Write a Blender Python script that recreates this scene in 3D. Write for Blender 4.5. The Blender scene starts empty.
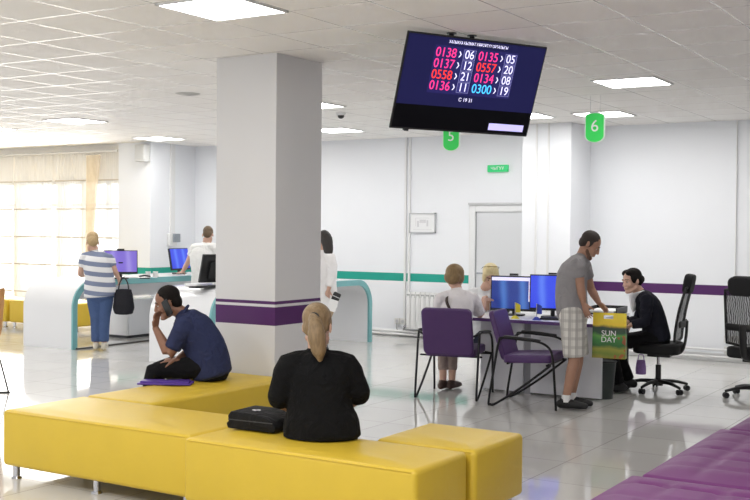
import bpy, bmesh, math, random
from mathutils import Vector as V, Matrix as M
random.seed(7)
C = bpy.context.scene.collection
SC = bpy.context.scene
pi = math.pi
# ---------------------------------------------------------------- camera
F = 1087.0; PITCH, ROLL, YAW = [math.radians(v) for v in (1.08, .5, 31.75)]; EYE = 1.62; T = 3.02
_cy, _sy = math.cos(YAW), math.sin(YAW)
_fw = V((-_sy, _cy, 0)); _rt = V((_cy, _sy, 0)); _up = V((0, 0, 1))
FW = _fw*math.cos(PITCH) - _up*math.sin(PITCH); _u2 = _up*math.cos(PITCH) + _fw*math.sin(PITCH)
RT = _rt*math.cos(ROLL) + _u2*math.sin(ROLL); UP = _u2*math.cos(ROLL) - _rt*math.sin(ROLL)
CAM = V((0, 0, EYE))
def ray(x, y): return RT*((x-375)/F) - UP*((y-250)/F) + FW
def at(x, y, d): return CAM + ray(x, y)*d                    # survey point at distance d
def onz(x, y, z=0): r = ray(x, y); return CAM + r*((z-EYE)/r.z)
def ony(x, y, Y): r = ray(x, y); return CAM + r*(Y/r.y)
cd = bpy.data.cameras.new('camera'); cam = bpy.data.objects.new('camera', cd); C.objects.link(cam)
cd.sensor_width = 36; cd.lens = 36*F/750; cd.clip_end = 200
cam.matrix_world = M(((RT.x, UP.x, -FW.x, 0), (RT.y, UP.y, -FW.y, 0), (RT.z, UP.z, -FW.z, EYE), (0, 0, 0, 1)))
SC.camera = cam
# ---------------------------------------------------------------- materials
def lin(c):
    return tuple(((v/255)/12.92 if v <= 10 else (((v/255)+.055)/1.055)**2.4) for v in c)
class NT:
    def __init__(s, name):
        s.m = bpy.data.materials.new(name); s.m.use_nodes = True; s.t = s.m.node_tree; s.b = s.t.nodes['Principled BSDF']; s.out = s.t.nodes['Material Output']
    def n(s, t, **k):
        o = s.t.nodes.new(t)
        for a, v in k.items(): setattr(o, a, v)
        return o
    def l(s, a, b): s.t.links.new(a, b)
    def math(s, op, a, b=None, c=None):
        o = s.n('ShaderNodeMath', operation=op)
        for i, v in enumerate((a, b, c)):
            if v is None: continue
            if hasattr(v, 'links'): s.l(v, o.inputs[i])
            else: o.inputs[i].default_value = v
        return o.outputs[0]
    def mix(s, f, a, b):
        o = s.n('ShaderNodeMix', data_type='RGBA')
        for i, v in ((0, f), (6, a), (7, b)):
            if hasattr(v, 'links'): s.l(v, o.inputs[i])
            else: o.inputs[i].default_value = v if i == 0 else (*v[:3], 1)
        return o.outputs[2]
_mc = {}
def mat(name, rgb, rough=.5, metal=0, spec=.5, noise=0, nscale=40, bump=0, bscale=80, sheen=0, emit=0):
    if name in _mc: return _mc[name]
    k = NT(name); col = (*lin(rgb), 1); b = k.b
    b.inputs['Base Color'].default_value = col; b.inputs['Roughness'].default_value = rough
    b.inputs['Metallic'].default_value = metal; b.inputs['Specular IOR Level'].default_value = spec
    if sheen: b.inputs['Sheen Weight'].default_value = sheen
    tc = k.n('ShaderNodeTexCoord')
    if noise:
        nz = k.n('ShaderNodeTexNoise'); nz.inputs['Scale'].default_value = nscale; nz.inputs['Detail'].default_value = 4
        k.l(tc.outputs['Object'], nz.inputs['Vector'])
        k.l(k.mix(nz.outputs[0], tuple(v*(1-noise) for v in col[:3]), tuple(min(1, v*(1+noise)) for v in col[:3])), b.inputs['Base Color'])
    if bump:
        nb = k.n('ShaderNodeTexNoise'); nb.inputs['Scale'].default_value = bscale; nb.inputs['Detail'].default_value = 3; nb.inputs['Distortion'].default_value = 1.2
        k.l(tc.outputs['Object'], nb.inputs['Vector'])
        bp = k.n('ShaderNodeBump'); bp.inputs['Strength'].default_value = bump; bp.inputs['Distance'].default_value = .045 if 9 < bscale < 12 else .01
        k.l(nb.outputs[0], bp.inputs['Height']); k.l(bp.outputs[0], b.inputs['Normal'])
    if emit:
        b.inputs['Emission Color'].default_value = col; b.inputs['Emission Strength'].default_value = emit
    _mc[name] = k.m; return k.m
def emat(name, rgb, s):
    return mat(name, rgb, rough=.5, emit=s, spec=.12)
def grid_lines(k, x0, px, y0, py, w):
    g = k.n('ShaderNodeNewGeometry'); sp = k.n('ShaderNodeSeparateXYZ'); k.l(g.outputs['Position'], sp.inputs[0])
    r = []
    for i, (o, p) in enumerate(((x0, px), (y0, py))):
        t = k.math('DIVIDE', k.math('SUBTRACT', sp.outputs[i], o), p)
        fr = k.math('SUBTRACT', t, k.math('FLOOR', t))
        d = k.math('MULTIPLY', k.math('MINIMUM', fr, k.math('SUBTRACT', 1.0, fr)), p)
        r.append((k.math('LESS_THAN', d, w/2), k.math('FLOOR', t)))
    return r
def band_mat(name, base, bands, rough=.55):
    k = NT(name); g = k.n('ShaderNodeNewGeometry'); sp = k.n('ShaderNodeSeparateXYZ'); k.l(g.outputs['Position'], sp.inputs[0])
    nz = k.n('ShaderNodeTexNoise'); nz.inputs['Scale'].default_value = 1.2; k.l(g.outputs['Position'], nz.inputs['Vector'])
    col = k.mix(nz.outputs[0], lin(tuple(v*.975 for v in base)), lin(base))
    for z0, z1, c in bands:
        f = k.math('MULTIPLY', k.math('GREATER_THAN', sp.outputs[2], z0), k.math('LESS_THAN', sp.outputs[2], z1))
        col = k.mix(f, col, lin(c))
    k.l(col, k.b.inputs['Base Color']); k.b.inputs['Roughness'].default_value = rough
    k.b.inputs['Specular IOR Level'].default_value = .3
    return k.m
TEAL = (38, 160, 142); PURP = (84, 42, 98)
WALLC = (238, 240, 244)
m_wall_p = band_mat('wall_paint_purple_band', WALLC, [(.83, .955, PURP)])
m_wall_t = band_mat('wall_paint_teal_band', WALLC, [(.838, .96, TEAL)])
m_pillar = band_mat('pillar_paint', (222, 221, 222), [(.843, .991, PURP), (1.013, 1.038, PURP)], .4)
m_white = mat('white_paint', (228, 228, 228), .5)
k = NT('ceiling_tiles'); (lx, ix), (ly, iy) = grid_lines(k, -5.978, .6024, 5.055, .6224, .011)
wn = k.n('ShaderNodeTexWhiteNoise', noise_dimensions='2D'); cb = k.n('ShaderNodeCombineXYZ'); k.l(ix, cb.inputs[0]); k.l(iy, cb.inputs[1]); k.l(cb.outputs[0], wn.inputs['Vector'])
nz = k.n('ShaderNodeTexNoise'); nz.inputs['Scale'].default_value = 90; g = k.n('ShaderNodeNewGeometry'); k.l(g.outputs['Position'], nz.inputs['Vector'])
ca = k.mix(wn.outputs['Value'], lin((241, 238, 235)), lin((247, 245, 242)))
ca = k.mix(k.math('MULTIPLY', nz.outputs[0], .25), ca, lin((222, 218, 214)))
ln = k.math('MAXIMUM', lx, ly)
# the tee bars are bare bright metal, seated tiles leave a thin dark joint on one side
wn2 = k.n('ShaderNodeTexNoise'); wn2.inputs['Scale'].default_value = 1.1; k.l(g.outputs['Position'], wn2.inputs['Vector'])
dk = k.mix(k.math('GREATER_THAN', wn2.outputs[0], .5), lin((206, 202, 198)), lin((238, 236, 233)))
k.l(k.mix(ln, ca, dk), k.b.inputs['Base Color'])
k.l(k.math('SUBTRACT', .85, k.math('MULTIPLY', ln, .6)), k.b.inputs['Roughness']); k.b.inputs['Specular IOR Level'].default_value = .35; k.l(k.math('MULTIPLY', ln, .22), k.b.inputs['Metallic'])
m_ceil = k.m
k = NT('polished_floor_tiles'); (lx, ix), (ly, iy) = grid_lines(k, -2.85, .612, 7.79, .612, .006)
wn = k.n('ShaderNodeTexWhiteNoise', noise_dimensions='2D'); cb = k.n('ShaderNodeCombineXYZ'); k.l(ix, cb.inputs[0]); k.l(iy, cb.inputs[1]); k.l(cb.outputs[0], wn.inputs['Vector'])
g = k.n('ShaderNodeNewGeometry'); nz = k.n('ShaderNodeTexNoise'); nz.inputs['Scale'].default_value = 3; nz.inputs['Detail'].default_value = 6; k.l(g.outputs['Position'], nz.inputs['Vector'])
ca = k.mix(wn.outputs['Value'], lin((208, 207, 204)), lin((216, 215, 212))); ca = k.mix(k.math('MULTIPLY', nz.outputs[0], .5), ca, lin((200, 198, 195)))
k.l(k.mix(k.math('MAXIMUM', lx, ly), ca, lin((158, 155, 150))), k.b.inputs['Base Color'])
k.b.inputs['Roughness'].default_value = .06; k.b.inputs['Specular IOR Level'].default_value = .85
m_floor = k.m
m_yel = mat('yellow_leatherette', (212, 180, 54), .42, spec=.45, noise=.05, nscale=5, bump=.12, bscale=14)
m_pur_sofa = mat('purple_leatherette', (114, 58, 114), .5, spec=.3, noise=.06, nscale=6, bump=.05, bscale=30)
m_pur_chair = mat('dark_purple_leatherette', (74, 43, 98), .45, noise=.08, nscale=12, bump=.05, bscale=40)
m_chrome = mat('chrome', (200, 200, 205), .15, 1)
m_black = mat('black_plastic', (24, 24, 26), .45)
m_blackm = mat('black_metal', (30, 30, 32), .35, .5)
m_mesh = mat('black_mesh', (30, 31, 34), .8)
m_fab = mat('black_fabric', (26, 26, 28), .9, bump=.2, bscale=200)
m_cnt = mat('white_gloss_laminate', (232, 233, 236), .18, spec=.5)
m_teal = mat('teal_edging', (122, 180, 184), .4)
m_desk = mat('desk_laminate', (218, 218, 224), .35)
m_pedge = mat('purple_edging', (92, 62, 120), .4)
m_dgrey = mat('dark_grey_laminate', (52, 53, 58), .5)
m_paper = mat('paper_white', (240, 240, 240), .8)
m_lgrey = mat('light_grey', (190, 190, 192), .5)
# ---------------------------------------------------------------- mesh helpers
def newbm(): return bmesh.new()
def box(bm, x0, x1, y0, y1, z0, z1, mtx=None):
    vs = [V((x, y, z)) for x in (x0, x1) for y in (y0, y1) for z in (z0, z1)]
    if mtx is not None: vs = [mtx @ v for v in vs]
    v = [bm.verts.new(c) for c in vs]
    for f in ((0, 1, 3, 2), (4, 6, 7, 5), (0, 4, 5, 1), (2, 3, 7, 6), (0, 2, 6, 4), (1, 5, 7, 3)): bm.faces.new([v[i] for i in f])
    return v
def frame_of(t, ref):
    s = ref - t*ref.dot(t)
    if s.length < 1e-4: s = V((1, 0, 0)).cross(t) if abs(t.x) < .9 else V((0, 1, 0)).cross(t)
    s.normalize(); return s, t.cross(s)
def spline(pts, rad, k):
    if k <= 1 or len(pts) < 3: return pts, rad
    P, R = [], []; n = len(pts)
    for i in range(n-1):
        p0, p1, p2, p3 = pts[max(i-1, 0)], pts[i], pts[i+1], pts[min(i+2, n-1)]
        for j in range(k):
            t = j/k
            P.append(.5*((2*p1) + (p2-p0)*t + (2*p0-5*p1+4*p2-p3)*t*t + (3*p1-p0-3*p2+p3)*t**3))
            R.append(tuple(a+(b-a)*(t*t*(3-2*t)) for a, b in zip(rad[i], rad[i+1])))
    P.append(pts[-1]); R.append(rad[-1]); return P, R
def sweep(bm, pts, rad, side=V((1, 0, 0)), n=14, k=1, caps=(1, 1), closed=False):
    pts = [V(p) for p in pts]
    if not isinstance(rad, (list, tuple)): rad = [rad]*len(pts)
    rad = [(r, r) if not isinstance(r, (list, tuple)) else tuple(r) for r in rad]
    pts, rad = spline(pts, rad, k)
    rings = []; N = len(pts)
    def ring(p, s, u, a, b): return [bm.verts.new(p + s*(a*math.cos(2*pi*i/n)) + u*(b*math.sin(2*pi*i/n))) for i in range(n)]
    side = V(side)
    for i, p in enumerate(pts):
        if closed: t = pts[(i+1) % N]-pts[i-1]
        else: t = pts[min(i+1, N-1)]-pts[max(i-1, 0)]
        t.normalize(); s, u = frame_of(t, side); side = s if closed is False and abs(t.dot(side)) > .9 else side
        a, b = rad[i]
        if i == 0 and not closed and caps[0]:
            m = min(a, b)
            for q, w in ((.45, .89), (.85, .52)): pass
            rings.append(ring(p - t*m*.86*caps[0], s, u, a*.5, b*.5)); rings.append(ring(p - t*m*.5*caps[0], s, u, a*.86, b*.86))
        rings.append(ring(p, s, u, a, b))
        if i == N-1 and not closed and caps[1]:
            m = min(a, b)
            rings.append(ring(p + t*m*.5*caps[1], s, u, a*.86, b*.86)); rings.append(ring(p + t*m*.86*caps[1], s, u, a*.5, b*.5))
    for i in range(len(rings)-1 + (1 if closed else 0)):
        A, B = rings[i], rings[(i+1) % len(rings)]
        for j in range(n): bm.faces.new((A[j], A[(j+1) % n], B[(j+1) % n], B[j]))
    if not closed:
        bm.faces.new(rings[0][::-1]); bm.faces.new(rings[-1])
def ell(bm, c, r, rot=None, n=16):
    mt = M.Translation(V(c)) @ (rot.to_4x4() if rot is not None else M.Identity(4)) @ M.Diagonal((*r, 1))
    bmesh.ops.create_uvsphere(bm, u_segments=n, v_segments=max(8, n*2//3), radius=1, matrix=mt)
def cyl(bm, p0, p1, r0, r1=None, n=20):
    p0, p1 = V(p0), V(p1); r1 = r0 if r1 is None else r1
    t = (p1-p0).normalized(); s, u = frame_of(t, V((1, 0, 0)))
    A, B = [[bm.verts.new(p + s*(r*math.cos(2*pi*i/n)) + u*(r*math.sin(2*pi*i/n))) for i in range(n)] for p, r in ((p0, r0), (p1, r1))]
    for j in range(n): bm.faces.new((A[j], A[(j+1) % n], B[(j+1) % n], B[j]))
    bm.faces.new(A[::-1]); bm.faces.new(B)
def prism(bm, poly, ax, d0, d1):
    """extrude a 2-D outline along axis ax (0 x,1 y,2 z)"""
    def P(a, b, d): return V((d, a, b)) if ax == 0 else V((a, d, b)) if ax == 1 else V((a, b, d))
    A = [bm.verts.new(P(a, b, d0)) for a, b in poly]; B = [bm.verts.new(P(a, b, d1)) for a, b in poly]
    n = len(poly)
    for j in range(n): bm.faces.new((A[j], A[(j+1) % n], B[(j+1) % n], B[j]))
    bm.faces.new(A[::-1]); bm.faces.new(B)
def rrect(w, h, r, n=6, cx=0, cy=0):
    o = []
    for sx, sy, a0 in ((1, 1, 0), (-1, 1, 90), (-1, -1, 180), (1, -1, 270)):
        for i in range(n+1):
            a = math.radians(a0+90*i/n); o.append((cx+sx*(w/2-r)+r*math.cos(a), cy+sy*(h/2-r)+r*math.sin(a)))
    return o
def link(name, me, m, parent=None, off=None, **props):
    o = bpy.data.objects.new(name, me); C.objects.link(o)
    if m: me.materials.clear(); me.materials.append(m)
    if parent: o.parent = parent
    for a, v in props.items(): o[a] = v
    return o
def obj(name, bm, m, parent=None, smooth=True, bevel=0, segs=2, off=None, mtx=None, **props):
    bmesh.ops.recalc_face_normals(bm, faces=bm.faces)
    if bevel:
        es = [e for e in bm.edges if len(e.link_faces) == 2 and e.calc_face_angle(0) > .6]
        bmesh.ops.bevel(bm, geom=es, offset=bevel, segments=segs, affect='EDGES', profile=.6)
    if mtx is not None: bm.transform(mtx)
    if off is not None: bm.transform(M.Translation(-V(off)))
    me = bpy.data.meshes.new(name); bm.to_mesh(me); bm.free()
    if smooth:
        me.shade_smooth() if hasattr(me, 'shade_smooth') else None
        me.set_sharp_from_angle(angle=math.radians(40))
    return link(name, me, m, parent, **props)
def remesh(name, bm, m, voxel, parent=None, off=None, smooth=3, floor=None, seat=None, **props):
    bmesh.ops.recalc_face_normals(bm, faces=bm.faces)
    me = bpy.data.meshes.new('tmp'); bm.to_mesh(me); bm.free()
    o = bpy.data.objects.new('tmp', me); C.objects.link(o)
    r = o.modifiers.new('r', 'REMESH'); r.mode = 'VOXEL'; r.voxel_size = voxel
    if smooth: s = o.modifiers.new('s', 'SMOOTH'); s.iterations = smooth; s.factor = .5
    dg = bpy.context.evaluated_depsgraph_get(); dg.update()
    out = bpy.data.meshes.new_from_object(o.evaluated_get(dg)); bpy.data.objects.remove(o); bpy.data.meshes.remove(me)
    if floor is not None:
        for v in out.vertices: v.co.z = max(v.co.z, floor)
    if seat:
        x0, x1, y0, y1, z = seat
        for v in out.vertices:
            if x0 < v.co.x < x1 and y0 < v.co.y < y1 and z-.2 < v.co.z < z: v.co.z = z
    if off is not None: out.transform(M.Translation(-V(off)))
    out.name = name; out.shade_smooth()
    return link(name, out, m, parent, **props)
def thing(name, label, cat, loc=(0, 0, 0), rz=0, group=None):
    o = bpy.data.objects.new(name, None); C.objects.link(o); o.location = V(loc); o.rotation_euler = (0, 0, rz); o.empty_display_size = .1
    o['label'] = label; o['category'] = cat
    if group: o['group'] = group
    return o
def tag(o, label, cat, group=None):
    o['label'] = label; o['category'] = cat
    if group: o['group'] = group
    return o
def struct(name, bm, m, parent=None, **k):
    o = obj(name, bm, m, parent, **k)
    if parent is None: o['kind'] = 'structure'
    return o
def dup(root, loc, rz, label, group=None):
    r = root.copy(); C.objects.link(r); r.location = V(loc); r.rotation_euler = (0, 0, rz); r['label'] = label
    if group: r['group'] = group
    for ch in list(root.children):
        c = ch.copy(); C.objects.link(c); c.parent = r
        for g_ in list(ch.children):
            d = g_.copy(); C.objects.link(d); d.parent = c
    return r
def text(name, s, size, m, parent, mtx, ext=.001, align='CENTER', shear=0, sx=1):
    cu = bpy.data.curves.new(name, 'FONT'); cu.body = s; cu.size = size; cu.extrude = ext; cu.align_x = align; cu.align_y = 'CENTER'; cu.shear = shear
    o = bpy.data.objects.new('tmp', cu); C.objects.link(o); dg = bpy.context.evaluated_depsgraph_get(); dg.update()
    me = bpy.data.meshes.new_from_object(o.evaluated_get(dg)); bpy.data.objects.remove(o)
    me.transform(M.Diagonal((sx, 1, 1, 1))); me.transform(mtx); me.name = name
    return link(name, me, m, parent)
# ---------------------------------------------------------------- the room
YR, YL, YWIN, XL = 13.9, 14.3, 13.3, -12.5
bm = newbm(); box(bm, -26, 7, -4, 16, -.1, 0); struct('floor', bm, m_floor, smooth=False)
bm = newbm(); box(bm, -26, 7, -4, 16, T, T+.1); struct('ceiling', bm, m_ceil, smooth=False)
bm = newbm(); box(bm, -5.6, 7, YR, YR+.2, 0, T); struct('wall_back_right', bm, m_wall_p, smooth=False)
bm = newbm(); box(bm, XL-.2, -5.55, YL, YL+.2, 0, T); struct('wall_back_left', bm, m_wall_t, smooth=False)
bm = newbm(); box(bm, -13.22, XL, 13.2, YL, 0, T); struct('wall_left', bm, m_wall_t, smooth=False)
bm = newbm(); box(bm, 5.2, 5.4, -4, YR, 0, T); struct('wall_right_blocker', bm, m_wall_p, smooth=False)  # unseen wall, added to cut light from the open right side
bm = newbm(); box(bm, -5.9, -5.22, 13.2, YL, 0, T)
struct('column_back', bm, mat('column_paint', (238, 240, 244), .5), smooth=False, bevel=.012)
for i, px in enumerate((536, 548)):                               # shallow vertical channel boards on the column
    p = ony(px, 200, 13.19); bm = newbm(); box(bm, p.x-.012, p.x+.012, 13.185, 13.2, 0, T); struct('trim_%d' % (i+1), bm, m_white, smooth=False)
bm = newbm(); box(bm, -5.85, -5.235, 6.95, 7.59, 0, T); struct('pillar', bm, m_pillar, smooth=False, bevel=.006)
# ducts and joints on the walls
for i, (px, Yw, w, z0, z1) in enumerate(((405.5, YL, .03, .0, T), (409.5, YL, .03, .0, T), (736, YR, .012, .95, T))):
    p = ony(px, 200, Yw-.02); bm = newbm(); box(bm, p.x-w/2, p.x+w/2, Yw-.03, Yw, z0, z1); struct('trim_%d' % (i+3), bm, mat('duct_white', (230, 230, 230), .5), smooth=False)
p = ony(169, 200, 13.75)
bm = newbm(); box(bm, XL, XL+.03, 13.66, 13.76, 1.42, T); struct('trim_6', bm, mat('duct_white', (222, 222, 220)), smooth=False)
# baseboards with heating pipes
bm = newbm(); box(bm, -5.2, 7, YR-.03, YR, 0, .1); struct('baseboard_back_right', bm, m_white, smooth=False, bevel=.005)
bm = newbm(); box(bm, XL, -5.84, YL-.03, YL, 0, .1); struct('baseboard_back_left', bm, m_white, smooth=False, bevel=.005)
m_pipe = mat('white_enamel', (230, 230, 230), .3)
bm = newbm()
for z in (.08, .035): cyl(bm, (-9.5, YL-.08, z), (-5.9, YL-.08, z), .016)
tag(obj('heating_pipe', bm, m_pipe), 'pair of white heating pipes running low along the wall under the teal stripe', 'pipe')
bm = newbm(); cyl(bm, (-5.15, YR-.07, .15), (5, YR-.07, .15), .016); cyl(bm, (-5.15, YR-.07, .06), (5, YR-.07, .06), .016)
tag(obj('heating_pipe', bm, m_pipe), 'pair of white heating pipes running low along the wall under the purple stripe', 'pipe')
# door
xa, xb = ony(471, 205, YL).x, -5.9
zt = ony(480, 205, YL).z
m_door = mat('door_grey', (212, 214, 217), .45); m_dfr = mat('door_frame_grey', (226, 227, 228), .45)
bm = newbm(); box(bm, xa+.1, xb, YL-.035, YL+.01, 0, zt-.1); d = struct('door_1', bm, m_door, smooth=False)
bm = newbm(); box(bm, xa, xa+.1, YL-.06, YL, 0, zt); box(bm, xa+.1, xb, YL-.06, YL, zt-.1, zt); obj('door_frame', bm, m_dfr, d, bevel=.008)
bm = newbm(); box(bm, xa-.005, xb, YL-.085, YL, zt, zt+.03); obj('door_header', bm, m_lgrey, d)
bm = newbm(); zc = 1.0; cyl(bm, (xa+.16, YL-.03, zc), (xa+.16, YL-.09, zc), .012); box(bm, xa+.15, xa+.29, YL-.1, YL-.08, zc-.01, zc+.01); obj('door_handle', bm, m_chrome, d)
bm = newbm(); box(bm, xa+.104, xa+.112, YL-.04, YL-.03, 0, zt-.1); obj('door_gap', bm, mat('gap_grey', (120, 122, 126)), d)
# ---------------------------------------------------------------- windows at the far left
k = NT('window_glass'); tr = k.n('ShaderNodeBsdfTransparent'); gl = k.n('ShaderNodeBsdfGlossy'); gl.inputs['Roughness'].default_value = .02
mx = k.n('ShaderNodeMixShader'); mx.inputs[0].default_value = .07; k.l(tr.outputs[0], mx.inputs[1]); k.l(gl.outputs[0], mx.inputs[2]); k.l(mx.outputs[0], k.out.inputs[0]); m_glass = k.m
def sheer(name, rgb, alpha):
    k = NT(name); tr = k.n('ShaderNodeBsdfTransparent'); tl = k.n('ShaderNodeBsdfTranslucent'); df = k.n('ShaderNodeBsdfDiffuse')
    for q in (tl, df): q.inputs[0].default_value = (*lin(rgb), 1)
    m1 = k.n('ShaderNodeMixShader'); m1.inputs[0].default_value = .5; k.l(tl.outputs[0], m1.inputs[1]); k.l(df.outputs[0], m1.inputs[2])
    g = k.n('ShaderNodeNewGeometry'); sp = k.n('ShaderNodeSeparateXYZ'); k.l(g.outputs['Position'], sp.inputs[0])
    wv = k.n('ShaderNodeTexWave'); wv.bands_direction = 'X'; wv.inputs['Scale'].default_value = 9; wv.inputs['Distortion'].default_value = 2.5; k.l(g.outputs['Position'], wv.inputs[0])
    f = k.math('ADD', alpha, k.math('MULTIPLY', k.math('SUBTRACT', wv.outputs['Fac'], .5), .05))
    m2 = k.n('ShaderNodeMixShader'); k.l(f, m2.inputs[0]); k.l(tr.outputs[0], m2.inputs[1]); k.l(m1.outputs[0], m2.inputs[2]); k.l(m2.outputs[0], k.out.inputs[0])
    return k.m
m_sheer = sheer('sheer_cream_fabric', (253, 251, 247), .78); m_gold = sheer('sheer_gold_fabric', (253, 240, 216), .4)
m_pvc = mat('white_pvc', (226, 224, 220), .4)
# solid wall: head above, sill below and piers between the openings
Z0, Z1, ZB = .28, 2.42, 2.86
XW = [(-20.4, -18.1), (-18.04, -15.93), (-15.81, -14.80), (-14.74, -14.2), (-14.12, -13.24)]
bm = newbm(); box(bm, -22, -13.2, YWIN, YWIN+.25, Z1, T); box(bm, -22, -13.2, YWIN, YWIN+.25, 0, Z0)
for a, b in zip([-22]+[w[1] for w in XW], [w[0] for w in XW]+[-13.2]): box(bm, a, b, YWIN, YWIN+.25, Z0, Z1)
struct('wall_window_side', bm, mat('wall_cream', (244, 240, 232), .6), smooth=False)
blind_lab = ['sheer cream roman blind on the leftmost window, cut by the photo edge', 'wide sheer cream roman blind left of the strong grey mullion', 'sheer cream roman blind between the mullion and the blue slit of sky',
             'narrow sheer cream roman blind just left of the gold curtain', 'sheer cream roman blind on the window beside the white column']
for i, (a, b) in enumerate(XW):
    bm = newbm(); w = .06
    box(bm, a, a+w, YWIN+.1, YWIN+.17, Z0, Z1); box(bm, b-w, b, YWIN+.1, YWIN+.17, Z0, Z1); box(bm, a, b, YWIN+.1, YWIN+.17, Z0, Z0+w); box(bm, a, b, YWIN+.1, YWIN+.17, Z1-w, Z1); box(bm, a, b, YWIN+.1, YWIN+.17, 1.98, 2.03)
    if b-a > .8: box(bm, (a+b)/2-.035, (a+b)/2+.035, YWIN+.1, YWIN+.17, Z0, Z1)
    wf = struct('window_%d' % (i+1), bm, m_pvc, smooth=False)
    bm = newbm(); box(bm, a+w, b-w, YWIN+.13, YWIN+.137, Z0+w, Z1-w); obj('pane', bm, m_glass, wf, smooth=False)
    if i == 0: continue
    e = -.07 if i == 2 else .03
    bl = thing('roman_blind', blind_lab[i], 'blind', ((a+b)/2, YWIN-.05, Z0), group='sheer roman blinds on the far windows')
    bm = newbm(); nx = 24; xs = [a-.04-(a+b)/2+(b-a+.04+e)*j/nx for j in range(nx+1)]
    rows = [ZB+.04-Z0-(ZB-Z0)*.98*j/20 for j in range(21)]
    gv = [[bm.verts.new((x, .012*math.sin(jx*1.9)+.008*math.sin(jz*pi/2), z)) for jx, x in enumerate(xs)] for jz, z in enumerate(rows)]
    for jz in range(20):
        for jx in range(nx): bm.faces.new((gv[jz][jx], gv[jz][jx+1], gv[jz+1][jx+1], gv[jz+1][jx]))
    obj('fabric', bm, m_sheer, bl)
    for q in range(5):
        z = 2.42-Z0-.49*q
        bm = newbm(); cyl(bm, (xs[0], -.014, z), (xs[-1], -.014, z), .011, n=8); obj('rod', bm, mat('blind_rod', (196, 186, 170), .6), bl)
    bm = newbm(); box(bm, xs[0], xs[-1], -.03, .03, ZB-Z0+.02, ZB-Z0+.07); obj('headrail', bm, m_pvc, bl)
# gold curtain drawn aside
bm = newbm(); n = 26; x0, x1 = ony(87, 200, YWIN-.12).x, ony(101, 200, YWIN-.12).x; gv = []
for j in range(17):
    z = 2.84-2.5*j/16; t = min(1, j/12); xr = x1+(x0+.1-x1)*t
    gv.append([bm.verts.new((x0+(xr-x0)*i/n, YWIN-.14+.03*math.sin(i*1.6), z)) for i in range(n+1)])
for j in range(16):
    for i in range(n): bm.faces.new((gv[j][i], gv[j][i+1], gv[j+1][i+1], gv[j+1][i]))
tag(obj('curtain', bm, m_gold), 'gathered sheer gold curtain hanging beside the last window by the column', 'curtain')
bm = newbm(); cyl(bm, (-20, YWIN-.1, 2.9), (-13.25, YWIN-.1, 2.9), .018); tag(obj('curtain_rail', bm, m_pvc), 'pale curtain rail along the top of the far windows', 'rail')
# bright street outside
k = NT('bright_outdoors'); g = k.n('ShaderNodeNewGeometry'); sp = k.n('ShaderNodeSeparateXYZ'); k.l(g.outputs['Position'], sp.inputs[0])
nz = k.n('ShaderNodeTexNoise'); nz.inputs['Scale'].default_value = .8; k.l(g.outputs['Position'], nz.inputs['Vector'])
em = k.n('ShaderNodeEmission'); em.inputs[1].default_value = 3.6
k.l(k.mix(nz.outputs[0], (1, .98, .95), (.86, .95, 1)), em.inputs[0]); k.l(em.outputs[0], k.out.inputs[0])
bm = newbm(); box(bm, -32, -10, 18, 18.1, -1, 6); o = obj('backdrop_outside', bm, k.m, smooth=False); o['kind'] = 'structure'
# ---------------------------------------------------------------- ceiling lights
k = NT('lit_diffuser'); k.b.inputs['Emission Color'].default_value = (1, .99, .97, 1); k.b.inputs['Emission Strength'].default_value = 14.0; m_led = k.m
m_lfr = mat('light_frame', (225, 225, 225), .4)
LG = 'square ceiling light panels'
def cell(ix, iy): return (-5.978+.6024*(ix+.5), 5.055+.6224*(iy+.5))
lights = [(cell(2, 0), 'square ceiling light nearest the camera, at the top edge of the picture above the pillar'),
          ((-3.32, 9.9), 'square ceiling light at upper right, beyond the hanging screen'),
          ((-4.52, 12.45), 'ceiling light just behind the green sign with number six'),
          ((-5.45, 12.2), 'ceiling light partly hidden behind the lower right corner of the hanging screen'),
          ((-10.9, 10.1), 'ceiling light above the striped customer, left of the pillar'),
          ((-12.9, 10.3), 'ceiling light at the far left edge above the windows'),
          ((-11.85, 12.7), 'thin looking ceiling light above the column with the wall speaker'),
          ((-7.1, 10.05), 'nearer of the two ceiling lights just right of the pillar top'),
          ((-8.55, 12.75), 'farther of the two ceiling lights just right of the pillar top')]
proto = None
for (x, y), lab in lights:
    if proto is None:
        t = thing('ceiling_light', lab, 'ceiling light', (x, y, T), group=LG); proto = t
        bm = newbm(); h = .298
        for a, b, c_, d in ((-h, h, -h, -h+.018), (-h, h, h-.018, h), (-h, -h+.018, -h, h), (h-.018, h, -h, h)): box(bm, a, b, c_, d, -.014, -.001)
        obj('frame', bm, m_lfr, t, smooth=False)
        bm = newbm(); box(bm, -h+.018, h-.018, -h+.018, h-.018, -.008, -.001); obj('diffuser', bm, m_led, t, smooth=False)
    else: dup(proto, (x, y, T), 0, lab)
p = onz(188, 93.5, T); bm = newbm()
for r0, r1, z in ((.13, .1, .012), (.085, .06, .018), (.045, .0, .02)):
    cyl(bm, (p.x, p.y, T-.001), (p.x, p.y, T-z), r0, r1 or .02, n=28)
tag(obj('ceiling_speaker', bm, mat('grille_grey', (186, 184, 182), .7)), 'round grey ceiling speaker grille left of the pillar', 'speaker')
p = onz(341, 113, T); t = thing('smoke_detector', 'small dark dome sensor on the ceiling right of the pillar', 'sensor', (p.x, p.y, T))
bm = newbm(); cyl(bm, (0, 0, -.001), (0, 0, -.03), .06, .05); obj('base', bm, m_white, t)
bm = newbm(); ell(bm, (0, 0, -.035), (.04, .04, .035)); obj('dome', bm, m_black, t)
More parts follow.
